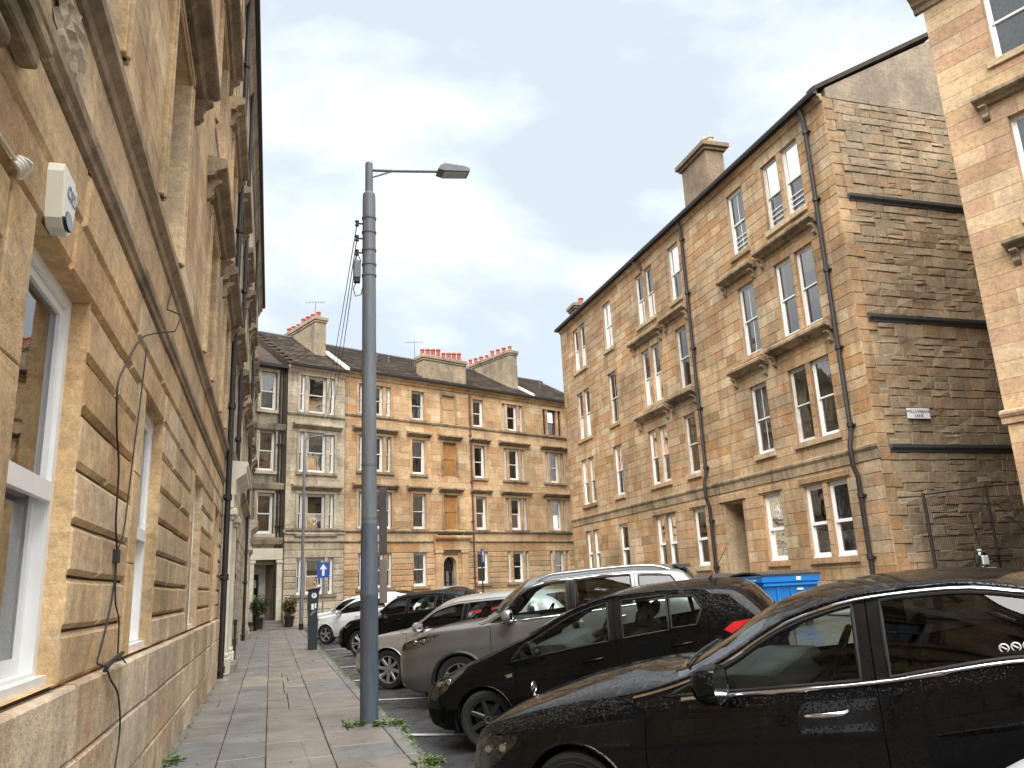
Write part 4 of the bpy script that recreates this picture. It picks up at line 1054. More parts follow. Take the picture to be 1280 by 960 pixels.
for z in (6.07, 5.86, 5.66):
    m = MB(); m.tube([(-.08, 0, z), (-.14, 0, z)], .012, 8); m.lathe([(.0, -.035), (.028, -.035), (.018, 0), (.028, .035), (0, .035)], 10, (-.155, 0, z)); m.build('insulator', MAT['cable'], LP, smooth=40)
m = MB(); m.box(-.2, -.11, -.05, .05, 5.3, 5.54, ch=.01); m.build('junction_box', MAT['grey_metal'], LP)
m = MB(); m.box(-.19, -.115, -.04, .04, 5.25, 5.295); m.tube([(-.15, 0, 5.28), (-.2, 0, 5.16), (-.17, .0, 5.06), (-.1, 0, 5.09), (-.08, 0, 5.2)], .007, 6)
m.tube([(-.155, 0, 5.66), (-.18, 0, 5.55)], .006, 6); m.tube([(-.155, 0, 5.66), (-.1, .02, 5.55), (-.12, .02, 5.5)], .006, 6); m.build('looped_cable', MAT['cable'], LP, smooth=50)
for z0, z1, mt in ((1.83, 2.62, 'sign_back'), (1.28, 1.78, 'sign_back2')):
    m = MB(); tf = lambda x, y, z: (.1 + x * .955 + y * .3, .02 - x * .3 + y * .955, z); m.box(0.02, .112, .0, .012, z0, z1, tf=tf, ch=.003); m.box(0.03, .05, .012, .04, z0 + .05, z0 + .08, tf=tf); m.box(.0, .03, -.01, .02, z1 - .12, z1 - .09, tf=tf); m.build('sign_plate', MAT[mt], LP)
# overhead wires
wa = thing('overhead_wire', 'three thin black wires sloping from the lamp post insulators to the grey tenement', 'wires', (1.0, 9.58, 6.0))
end = FP + fu * (-1.0) - fi * .35
for k, z in enumerate((6.17, 5.96, 5.76)):
    p0 = Vector((.945, 9.58, z)); p1 = Vector((end.x - .25 + .22 * k, end.y, 9.75)); pts = []
    for i in range(15):
        q = p0.lerp(p1, i / 14); q.z -= .55 * 4 * (i / 14) * (1 - i / 14) * .35; pts.append(q - Vector((1.0, 9.58, 6.0)))
    m = MB(); m.tube(pts, .007, 5); m.build('wire', MAT['cable'], wa, smooth=60)
# second lamp
L2 = thing('street_lamp', 'slim pale street lamp post before the grey tenement at the pavement end', 'street lamp', (1.26, 35.4, 0.1))
lath(L2, 'pole', [(.085, 0), (.085, 1.6), (.07, 1.65), (.06, 5), (.05, 8.0), (.02, 8.05)], 'grey_metal', n=14)
lath(L2, 'base_section', [(.095, -.02), (.095, .25), (.086, .26)], 'door_black', n=14)
m = MB(); m.tube([(0, 0, 7.9), (.1, 0, 8.1), (.5, 0, 8.18), (.9, 0, 8.22)], .03, 8); m.build('arm', MAT['grey_metal'], L2, smooth=50)
m = MB(); m.box(.8, 1.3, -.1, .1, 8.18, 8.28, ch=.03); m.build('lamp_head', MAT['pole'], L2)
# parking meter
PM = thing('parking_meter', 'dark slab-shaped parking ticket machine standing on the pavement edge', 'parking meter', (1.1, 22.55, 0.1))
m = MB(); m.prism([(-.12, 0), (.12, 0), (.13, .75), (.11, .9), (.12, 1.0), (.14, 1.35), (.16, 1.52), (.17, 1.58), (-.13, 1.52), (-.15, 1.1), (-.13, .85)], 'y', -.11, .11); m.build('casing', MAT['meter'], PM)
m = MB(); m.box(-.18, .19, -.16, .14, 1.53, 1.57, ch=.01, tf=lambda x, y, z: (x, y, z + x * .15)); m.build('cap', MAT['meter'], PM)
m = MB(); m.lathe([(.0, -.003), (.07, -.003), (.07, .0)], 20, (.02, -.113, 1.38), 'y'); m.build('sign_disc', MAT['sign_white'], PM)
def text(body, size, mat, parent, loc, rot, name='lettering', ext=0.002, align='CENTER'):
    cu = bpy.data.curves.new(name, 'FONT'); cu.body = body; cu.size = size; cu.extrude = ext; cu.align_x = align; cu.align_y = 'CENTER'; cu.resolution_u = 3
    ob = bpy.data.objects.new(name, cu); COL.objects.link(ob)
    dg = bpy.context.evaluated_depsgraph_get(); me = bpy.data.meshes.new_from_object(ob.evaluated_get(dg)); bpy.data.objects.remove(ob); bpy.data.curves.remove(cu)
    me.materials.clear(); me.materials.append(mat)
    o = link(name, me, parent, loc); o.rotation_euler = rot; return o
text('P', .12, MAT['sign_blue'], PM, (.02, -.117, 1.38), (R(90), 0, 0))
m = MB(); m.box(-.05, .02, -.118, -.108, 1.02, 1.17); m.box(.04, .08, -.118, -.108, 1.05, 1.18); m.build('ticket_panel', MAT['sign_white'], PM)
m = MB()
for i in range(4): m.box(-.08 + .02 * i, -.02 + .03 * i, -.116, -.11, .88 + .03 * i, .895 + .03 * i)
m.build('printed_notice', MAT['steel'], PM)
# one way signs
for (x, y, rz, w, lab) in ((1.98, 33, 0, .46, 'blue sign with white arrow facing the camera, beside the parking meter'), (8.75, 34, 62, .46, 'blue arrow sign seen edge on before the arched entrance tenement')):
    s = thing('road_sign', lab, 'road sign', (x, y, road_z(x)), R(rz), 'one way arrow signs')
    m = MB(); m.tube([(0, 0, 0), (0, 0, 2.85)], .035, 10); m.build('post', MAT['grey_metal'] if rz == 0 else MAT['iron'], s, smooth=50)
    m = MB(); m.box(-w / 2, w / 2, -.06, -.045, 2.25, 2.85); m.build('sign_plate', MAT['sign_blue'], s)
    m = MB(); m.box(-.045, .045, -.066, -.061, 2.33, 2.6); m.poly([(-.14, -.066, 2.58), (.14, -.066, 2.58), (0, -.066, 2.78), (-.14, -.061, 2.58), (.14, -.061, 2.58), (0, -.061, 2.78)], [(0, 1, 2), (0, 3, 4, 1), (1, 4, 5, 2), (2, 5, 3, 0)]); m.build('arrow', MAT['sign_white'], s)
# alarm box, wall cables, canopy
AL = thing('alarm_box', 'cream burglar alarm box reading C82 above the first window', 'alarm', (-.93, 3.43, 3.06), R(90)); AL.scale = (.62, .75, .66)
m = MB(); m.prism([(-.13, .0), (-.07, -.045), (.07, -.045), (.13, .0), (.17, .30), (.15, .36), (-.15, .36), (-.17, .30)], 'y', -.085, -.004); m.prism([(-.11, .02), (.11, .02), (.14, .29), (-.14, .29)], 'y', -.1, -.08)
m.build('casing', MAT['alarm'], AL, smooth=25)
m = MB(); n = 16; m.poly([(.095 * math.cos(2 * PI * i / n), -.104, .03 + .055 * math.sin(2 * PI * i / n)) for i in range(n)] + [(.105 * math.cos(2 * PI * i / n), -.095, .03 + .065 * math.sin(2 * PI * i / n)) for i in range(n)], [tuple(range(n))] + [(i, (i + 1) % n, n + (i + 1) % n, n + i) for i in range(n)]); m.build('strobe_lens', MAT['lens_dark'], AL)
text('C82', .125, MAT['text_grey'], AL, (0.0, -.103, .2), (R(90), 0, 0))
def smooth_path(*P):
    n = len(P); fx = pchip([(i, p[0]) for i, p in enumerate(P)]); fz = pchip([(i, p[1]) for i, p in enumerate(P)])
    return [(fx(i / 4), fz(i / 4)) for i in range(4 * (n - 1) + 1)]
CB = thing('wall_cable', 'thin black cable looping down the near left wall between the first two windows', 'cable', (-.93, 5.3, 0.1), R(90))
m = MB(); w = lambda y, z: (y - 5.3, -.018 - (.05 if z < 1.18 else 0) - (.12 if 3.55 < z < 3.9 else 0), z - .1)
m.tube([w(*q) for q in smooth_path((7.05, 4.12), (6.85, 3.86), (6.5, 3.6), (5.75, 3.3), (5.3, 3.0), (5.05, 2.77), (5.12, 2.55), (5.3, 2.3), (5.33, 2.0), (5.45, 1.8), (5.42, 1.6), (5.25, 1.35), (5.1, 1.2), (5.2, 1.12), (5.55, .98), (5.7, .75), (5.6, .5), (5.62, .12))], .006, 6)
m.tube([w(*q) for q in smooth_path((6.0, 3.3), (5.9, 2.9), (5.75, 2.4), (5.62, 1.95), (5.45, 1.8), (5.5, 1.55), (5.7, 1.4), (5.75, 1.15))], .005, 6); m.box(.1, .2, -.03, 0, 1.66, 1.74); m.build('cable_run', MAT['cable'], CB, smooth=60)
m = MB(); m.tube([(-.2, -.06, 1.06), (.0, -.065, 1.1), (.35, -.06, 1.12)], .012, 6); m.build('cable_clip', MAT['cable'], CB)
CW = thing('cable_coil', 'loop of pale and grey cable fixed to the wall left of the alarm box', 'cable', (-.93, 2.98, 3.03), R(90)); CW.scale = (.6, .7, .6)
m = MB()
for k in range(3): m.tube([(.09 * math.cos(a * .5) * (1 - .1 * k) - .06, -.03 - .012 * k - .02 * math.sin(a), .03 + .04 * math.sin(a * .5) + .015 * k) for a in range(13)], .011, 6)
m.tube([(-.9, -.02, .08), (-.4, -.02, .05), (-.1, -.03, .05)], .012, 6); m.build('cable_loop', MAT['alarm'], CW, smooth=60)
CN = thing('door_canopy', 'grey stepped canopy end at the upper left edge of the photo', 'canopy', (-.93, 1.9, 3.2), R(90))
m = MB(); m.box(-1.0, 1.0, -.10, -.003, .28, .34, ch=.01, tone=.4); m.box(-.95, .96, -.07, -.003, .2, .279, ch=.01, tone=.6); m.build('slab', MAT['sand_trim'], CN)
m = MB(); m.tube([(-.9, -.035, .12), (.66, -.035, .12), (.69, -.035, .12)], [.034, .034, .024], 14); m.build('roll_moulding', MAT['sand_trim'], CN, smooth=50)
# street name plate on the gable
SN = thing('street_sign', 'white street name plate on the rubble gable', 'street sign', (16.44, 16.66, 5.46), 0)
m = MB(); m.box(-.37, .37, -.03, .0, -.14, .14, ch=.006); m.build('plate', MAT['sign_white'], SN)
text('WILLOWBANK', .118, MAT['black_print'], SN, (0, -.032, .05), (R(90), 0, 0)); text('LANE', .118, MAT['black_print'], SN, (0, -.032, -.065), (R(90), 0, 0))
# wire fence in the lane
FN = thing('wire_fence', 'dark steel framed wire mesh gate standing against the lower gable', 'fence', (15.75, 16.25, .5))
def bar(a, b, r=.03, name='post', mat='iron'): m = MB(); m.tube([a, b], r, 8); return m.build(name, MAT[mat], FN, smooth=50)
bar((0.0, 0, 0), (0.0, 0, 2.8), .045); bar((2.05, 0, 0), (2.05, 0, 3.0), .032); bar((4.1, 0, 0), (4.1, 0, 3.1), .032)
bar((0.0, 0, 2.76), (2.05, 0, 2.95), .018, 'rail'); bar((2.05, 0, 2.95), (4.1, 0, 3.06), .018, 'rail'); bar((0, 0, .15), (4.1, 0, .15), .02, 'rail')
bar((1.95, 0, 2.85), (1.15, -.05, .4), .012, 'brace'); bar((1.35, -.02, 2.3), (1.6, 0, .8), .01, 'brace'); bar((2.2, 0, 2.6), (3.6, 0, 1.3), .006, 'brace'); bar((1.5, -.02, 1.95), (2.05, 0, 2.05), .01, 'brace')
m = MB(); m.box(1.75, 2.45, -.05, .03, 1.15, 1.2); m.box(1.8, 2.35, -.06, .0, 1.02, 1.07); m.build('latch', MAT['iron'], FN)
m = MB()
for i in range(68): x = .06 + i * .06; m.tube([(x, .01, .16), (x, .01, 2.74 + .09 * x)], .004, 3)
for i in range(42): z = .2 + i * .06; m.tube([(.05, .016, z), (4.05, .016, z)], .0035, 3)
tag(m.build('wire_mesh', MAT['iron'], FN), kind='stuff')
WB = thing('bottle', 'clear plastic bottle wedged on the fence above the car roof', 'bottle', (17.05, 16.1, 1.42))
m = MB(); m.lathe([(.0, 0), (.13, 0), (.145, .03), (.14, .3), (.1, .36), (.055, .38), (.055, .42)], 16); m.build('body', glass('pale_plastic', (.75, .85, .82), 1.7, .1), WB, smooth=50)
m = MB(); m.lathe([(.06, .4), (.06, .44), (0, .445)], 12); m.build('cap', MAT['sign_white'], WB, smooth=50); m = MB(); m.box(-.1, .1, -.15, -.1, .05, .28, ch=.02); m.build('label', MAT['blind'], WB); m = MB(); m.box(-.25, .25, -.2, .2, -.95, -.01, ch=.02); WS = m.build('concrete_block', MAT['render'], None, loc=(17.05, 16.1, 1.42)); tag(WS, 'concrete block under the bottle beside the gable fence', 'block')
# wheeled bins
def bin_(label, x, y, rz, tilt=0.0, lid='bin_lid'):
    b = thing('wheeled_bin', label, 'bin', (x, y, road_z(x)), R(rz), 'large blue communal bins'); b.scale = (1.18, 1.1, 1.03)
    m = MB()
    def ring(z, w, d): return [(-w, -d, z), (w, -d, z), (w, d, z), (-w, d, z)]
    rs = [ring(.18, .52, .40), ring(.7, .57, .45), ring(.92, .6, .48), ring(.94, .64, .51), ring(1.06, .645, .515)]
    for a, c in zip(rs[:-1], rs[1:]):
        for k in range(4): m.face([a[k], a[(k + 1) % 4], c[(k + 1) % 4], c[k]])
    m.face(rs[0]); 
    for q in (-.3, .0, .3): m.box(q - .02, q + .02, -.475, -.40, .25, .88)
    for q in (-.25, .1): m.box(-.60, -.52, q - .02, q + .02, .25, .88)
    m.box(-.63, .63, -.52, -.49, .86, .9)
    m.build('body', MAT['bin_blue'], b)
    m = MB(); n = 8
    for i in range(n):
        a0, a1 = i / n, (i + 1) / n; z = lambda q: 1.07 + .07 * math.sin(PI * q)
        m.box(-.66, .66, -.53 + 1.06 * a0, -.53 + 1.06 * a1 - .001, 1.065, 1.1, tf=lambda X, Y, Z: (X, Y, Z + .06 * math.sin(PI * (Y + .53) / 1.06) + tilt * (Y + .53)))
    m.build('lid', MAT[lid], b)
    m = MB(); m.box(.1, .2, -.522, -.516, .96, 1.03); m.box(.12, .26, -.482, -.474, .76, .8); m.build('sticker', MAT['sign_white'], b)
    m = MB(); m.tube([(-.67, -.35, .98), (-.72, -.35, .98), (-.72, .35, .98), (-.67, .35, .98)], .015, 6); m.build('handle', MAT['steel'], b)
    for sx in (-.42, .42):
        for sy in (-.32, .32):
            m = MB(); m.lathe([(.0, -.025), (.08, -.025), (.09, 0), (.08, .025), (0, .025)], 14, (sx, sy, .09), 'y'); m.box(sx - .03, sx + .03, sy - .035, sy + .035, .12, .2); m.build('wheel', MAT['iron'], b, smooth=40)
bin_('blue communal bin with a fold in its lid, nearest to the parked cars', 10.75, 15.7, 3)
bin_('blue communal bin with raised dark lid, half behind the black hatchback', 9.75, 16.9, 12, .1)

# ------------------------------------------------------------------ plants
def leafmat(name, a, b):
    t = NT(name); tone = t.n('ShaderNodeAttribute', attribute_name='tone').outputs['Fac']
    return t.pbsdf(Base_Color=t.ramp(tone, [(0, a), (1, b)]), Roughness=.55, Subsurface_Weight=0.0)
MAT['leaf'] = leafmat('weed_leaf', (.05, .10, .02), (.17, .24, .05)); MAT['shrub'] = leafmat('shrub_leaf', (.025, .045, .015), (.10, .13, .035)); MAT['shrub_yellow'] = leafmat('yellow_shrub_leaf', (.05, .06, .015), (.22, .2, .05))
def leaf(m, p, d, l, w, tone):
    d = Vector(d).normalized(); s = d.cross(Vector((0, 0, 1)));
    if s.length < .01: s = Vector((1, 0, 0))
    s.normalize(); p = Vector(p); up = Vector((0, 0, 1))
    m.face([p, p + d * l * .45 + s * w * .5 + up * l * .08, p + d * l - up * l * .12, p + d * l * .45 - s * w * .5 + up * l * .08], tone)
def weed(x, y, z, r, n, h, label, seed, group='weeds growing at the kerb and pole'):
    rg = random.Random(seed); m = MB()
    for i in range(n):
        a = rg.uniform(0, 2 * PI); q = r * math.sqrt(rg.random()); px, py = q * math.cos(a), q * math.sin(a)
        st = rg.uniform(.0, h) * (1 - q / r * .6)
        for k in range(rg.randint(3, 5)):
            b = a + rg.uniform(-1.6, 1.6); leaf(m, (px, py, st), (math.cos(b), math.sin(b), rg.uniform(.0, .8)), rg.uniform(.03, .085), rg.uniform(.015, .035), rg.random())
        m.tube([(px, py, -.01), (px, py, st)], .002, 3, .2, cap=False)
    tag(m.build('weed_clump', MAT['leaf'], None, loc=(x, y, z)), label, 'weed', group)
weed(1.46, 9.95, road_z(1.46, 9.95) + .0, .2, 60, .32, 'tallest bright green weed clump behind the lamp post', 1)
weed(1.27, 9.3, .1, .14, 46, .05, 'low bright weed patch on the road side of the lamp post', 2)
weed(.92, 9.45, .1, .11, 24, .05, 'small weed tuft on the pavement side of the lamp post', 3)
weed(1.33, 7.15, .09, .12, 30, .06, 'weed tuft at the kerb near the bottom edge, beside the silver headlight', 4)
weed(1.22, 6.75, .1, .1, 24, .05, 'small weed at the bottom edge left of the kerb tuft', 5)
weed(-.85, 8.3, .1, .12, 26, .06, 'sparse weed at the foot of the near left wall', 6)
m = MB(); rg = random.Random(9)
for i in range(3600):
    y = rg.uniform(5.5, 31); x = 1.36 + abs(rg.gauss(0, .06 + .05 * (math.sin(y * 1.3) > .2))) * rg.choice((1, -.5, 1)); z = .1 if x < 1.37 else road_z(x, y)
    a = rg.uniform(0, 6.28); leaf(m, (x, y, z + .003), (math.cos(a), math.sin(a), .35), rg.uniform(.015, .045), .02, rg.uniform(0, .6))
for i in range(500):
    y = rg.gauss(21.8, 1.6); x = rg.uniform(.95, 1.75); z = .1 if x < 1.36 else road_z(x)
    a = rg.uniform(0, 6.28); leaf(m, (x, y, z + .003), (math.cos(a), math.sin(a), .3), rg.uniform(.02, .05), .03, rg.uniform(0, .5))
for i in range(420):
    y = rg.uniform(4, 22); a = rg.uniform(0, 6.28); leaf(m, (-.87 + abs(rg.gauss(0, .03)), y, .103), (math.cos(a), math.sin(a), .4), rg.uniform(.015, .04), .02, rg.uniform(0, .5))
tag(m.build('moss_and_grass', MAT['leaf']), 'sparse grass and moss along the kerb and wall foot', 'grass', kind='stuff')
MAT['dead_leaf'] = plain('dead_leaf', (.10, .05, .02), .8, var=.5, scale=30)
m = MB()
for i in range(90):
    x, y = rg.uniform(-.85, 1.2), rg.uniform(4, 24); a = rg.uniform(0, 6.28); leaf(m, (x, y, .106), (math.cos(a), math.sin(a), .1), rg.uniform(.015, .04), .02, .3)
tag(m.build('leaf_litter', MAT['dead_leaf']), 'scattered dead leaf litter on the pavement', 'litter', kind='stuff')
def shrub(u, off, label, mat, h, r, seed):
    p = FP + fu * u - fi * off; b = thing('potted_shrub', label, 'shrub', (p.x, p.y, .16), 0, 'potted shrubs by the far doorway'); rg = random.Random(seed)
    m = MB(); m.lathe([(.16, 0), (.22, .42), (.24, .44), (.24, .48), (.19, .48), (.18, .44), (0, .44)], 14); m.build('pot', MAT['iron'], b, smooth=40)
    m = MB()
    for k in range(7): a = k * .9; m.tube([(0, 0, .43), (.1 * math.cos(a), .1 * math.sin(a), .43 + h * .4), (r * .7 * math.cos(a), r * .7 * math.sin(a), .43 + h * .8)], [.018, .012, .005], 5)
    m.build('stem', MAT['dead_leaf'], b)
    m = MB()
    for i in range(1500):
        a, c = rg.uniform(0, 6.28), rg.uniform(-1, 1); q = rg.random() ** .4; s = math.sqrt(1 - c * c)
        pt = Vector((r * q * s * math.cos(a), r * q * s * math.sin(a), .5 + h * .5 + h * .5 * q * c)) * (1 + .12 * math.sin(3 * a + 4 * c)); leaf(m, pt, (math.cos(a), math.sin(a), rg.uniform(-.5, .9)), rg.uniform(.07, .13), rg.uniform(.035, .06), rg.random())
    m.build('foliage', MAT[mat], b)
shrub(-4.45, 1.0, 'dark green potted shrub left of the far doorway', 'shrub', .85, .34, 1)
shrub(-3.05, 1.0, 'yellowish potted shrub right of the far doorway beside the slim lamp', 'shrub_yellow', .72, .26, 2)
# heart hung inside the first floor window of the grey bay
hp = FP + fu * (-1.5) - fi * .05
HT = thing('heart_decoration', 'white heart outline hung in the first floor window of the grey bay', 'decoration', (hp.x, hp.y, 4.86), d60)
m = MB(); m.tube([(.011 * 16 * math.sin(a) ** 3, -.012, .011 * (13 * math.cos(a) - 5 * math.cos(2 * a) - 2 * math.cos(3 * a) - math.cos(4 * a))) for a in [2 * PI * i / 32 for i in range(32)]], .022, 6, closed=True); m.build('heart_outline', MAT['sign_white'], HT, smooth=60)
m = MB(); m.tube([(0, -.012, .05), (0, -.012, .55)], .004, 4); m.build('hanging_string', MAT['sign_white'], HT)
# aerials on the chimneys
def aerial(root_loc, label, h):
    b = thing('aerial', label, 'aerial', root_loc); m = MB(); m.tube([(0, 0, 0), (0, 0, h)], .02, 6); m.build('mast', MAT['grey_metal'], b)
    m = MB(); m.tube([(-.5, 0, h - .1), (.5, .0, h - .02)], .012, 5)
    for i in range(7): x = -.45 + i * .15; m.tube([(x, -.25, h - .09 + i * .012), (x, .25, h - .09 + i * .012)], .008, 4)
    m.build('antenna', MAT['grey_metal'], b)
p = FP + fu * (-.5) + fi * 2.2; aerial((p.x, p.y, 15.74), 'spiky television aerial on the left chimney of the far roofs', 1.1)
p = FP + fu * 4.9 + fi * .8; aerial((p.x, p.y, 13.6), 'television aerial beside the middle chimney on the far roof', 1.5)

# ------------------------------------------------------------------ cars
def paint(name, col, metal=0.0, rough=.3, coat=1.0, wet=0.0):
    t = NT(name); n = t.noise(3, 5)
    c = t.mix(1.0, col, t.ramp(n, [(.3, .88), (.7, 1.08)]), 'MULTIPLY')
    h = t.n('ShaderNodeTexVoronoi', {'Vector': t.n('ShaderNodeNewGeometry').outputs['Position'], 'Scale': 85.0}).outputs['Distance']
    drop = t.ramp(h, [(.0, 1), (.34, .55), (.46, 0)])
    kw = dict(Base_Color=c, Metallic=metal, Roughness=rough, Coat_Weight=coat, Coat_Roughness=.03, Coat_IOR=1.45, Specular_IOR_Level=.5 if metal else .0)
    if wet:
        m = t.ramp(t.noise(40, 2), [(.45, 0), (.53, 1)]); up = t.n('ShaderNodeSeparateXYZ', {0: t.n('ShaderNodeNewGeometry').outputs['Normal']}).outputs[2]
        k = t.math('MULTIPLY', t.math('MULTIPLY', drop, m), t.ramp(up, [(.1, .05), (.6, 1)]))
        b = t.bump(k, wet, .006); kw['Normal'] = b; kw['Coat_Normal'] = b; kw['Coat_Roughness'] = t.ramp(up, [(.35, .03), (.75, .075)])
    return t.pbsdf(**kw)
MAT['black_paint'] = paint('black_car_paint', (.003, .003, .0034), 0, .35, .75, 1.0)
MAT['black_paint2'] = paint('black_hatch_paint', (.0032, .003, .003), 0, .4, .5, .4)
MAT['grey_paint'] = paint('bronze_grey_paint', (.165, .16, .152), .6, .35, 1, .25)
MAT['silver_paint'] = paint('silver_paint', (.40, .392, .378), .5, .35, 1, .2)
MAT['white_paint'] = paint('white_paint', (.72, .73, .73), 0, .4, .8, .15)
MAT['blue_paint'] = paint('pale_blue_paint', (.32, .42, .52), .5, .35)
MAT['chrome'] = plain('chrome', (.75, .75, .76), .12, metal=1.0, var=.05)
MAT['rubber'] = plain('black_rubber', (.008, .008, .008), .7)
MAT['gloss_trim'] = plain('gloss_black_trim', (.006, .006, .006), .25, var=.0, bump=0.0)
MAT['gap'] = NT('panel_gap_shade').pbsdf(Base_Color=(.003, .003, .003), Roughness=1.0, Specular_IOR_Level=0.0)
MAT['plastic'] = plain('black_trim_plastic', (.018, .018, .018), .55)
MAT['tyre'] = plain('tyre', (.018, .018, .018), .8, var=.4)
MAT['alloy'] = plain('alloy_wheel', (.48, .48, .49), .3, metal=.8)
MAT['black_alloy'] = plain('black_alloy_wheel', (.022, .022, .023), .35)
MAT['interior'] = plain('car_interior', (.022, .022, .024), .8)
MAT['dash'] = plain('grey_dashboard', (.10, .105, .105), .7)
MAT['red_lens'] = plain('red_tail_lens', (.50, .008, .015), .15, coat=1)
MAT['reflector'] = plain('lamp_reflector', (.7, .7, .7), .15, metal=1, var=.3, scale=25)
MAT['lamp_smoke'] = plain('smoked_lamp', (.12, .12, .115), .25, metal=.4, var=.4, scale=30)
MAT['lamp_silver'] = plain('lamp_silver', (.42, .42, .41), .25, metal=.7, var=.4, scale=30)
MAT['plate_white'] = plain('number_plate', (.7, .7, .68), .5)
def pip(x, y, P):
    c = False; j = len(P) - 1
    for i in range(len(P)):
        if (P[i][1] > y) != (P[j][1] > y) and x < (P[j][0] - P[i][0]) * (y - P[i][1]) / (P[j][1] - P[i][1]) + P[i][0]: c = not c
        j = i
    return c
def carve(bm, P, ax, cond):
    lo = [min(p[i] for p in P) for i in (0, 1)]; hi = [max(p[i] for p in P) for i in (0, 1)]
    fs = []
    for f in bm.faces:
        if not cond(f): continue
        a = [v.co[ax[0]] for v in f.verts]; b = [v.co[ax[1]] for v in f.verts]
        if max(a) < lo[0] or min(a) > hi[0] or max(b) < lo[1] or min(b) > hi[1]: continue
        fs.append(f)
    for i in range(len(P)):
        p, q = P[i], P[(i + 1) % len(P)]
        if abs(p[0] - q[0]) + abs(p[1] - q[1]) < 1e-5: continue
        co = [0, 0, 0]; no = [0, 0, 0]
        co[ax[0]], co[ax[1]] = p; no[ax[0]], no[ax[1]] = -(q[1] - p[1]), q[0] - p[0]
        es = {e for f in fs for e in f.edges}; vs = {v for f in fs for v in f.verts}
        r = bmesh.ops.bisect_plane(bm, geom=list(vs) + list(es) + fs, dist=1e-5, plane_co=co, plane_no=no)
        fs = [g for g in r['geom'] if isinstance(g, bmesh.types.BMFace)]
    res = []
    for f in fs:
        c = f.calc_center_median()
        if pip(c[ax[0]], c[ax[1]], P): res.append(f)
    return res

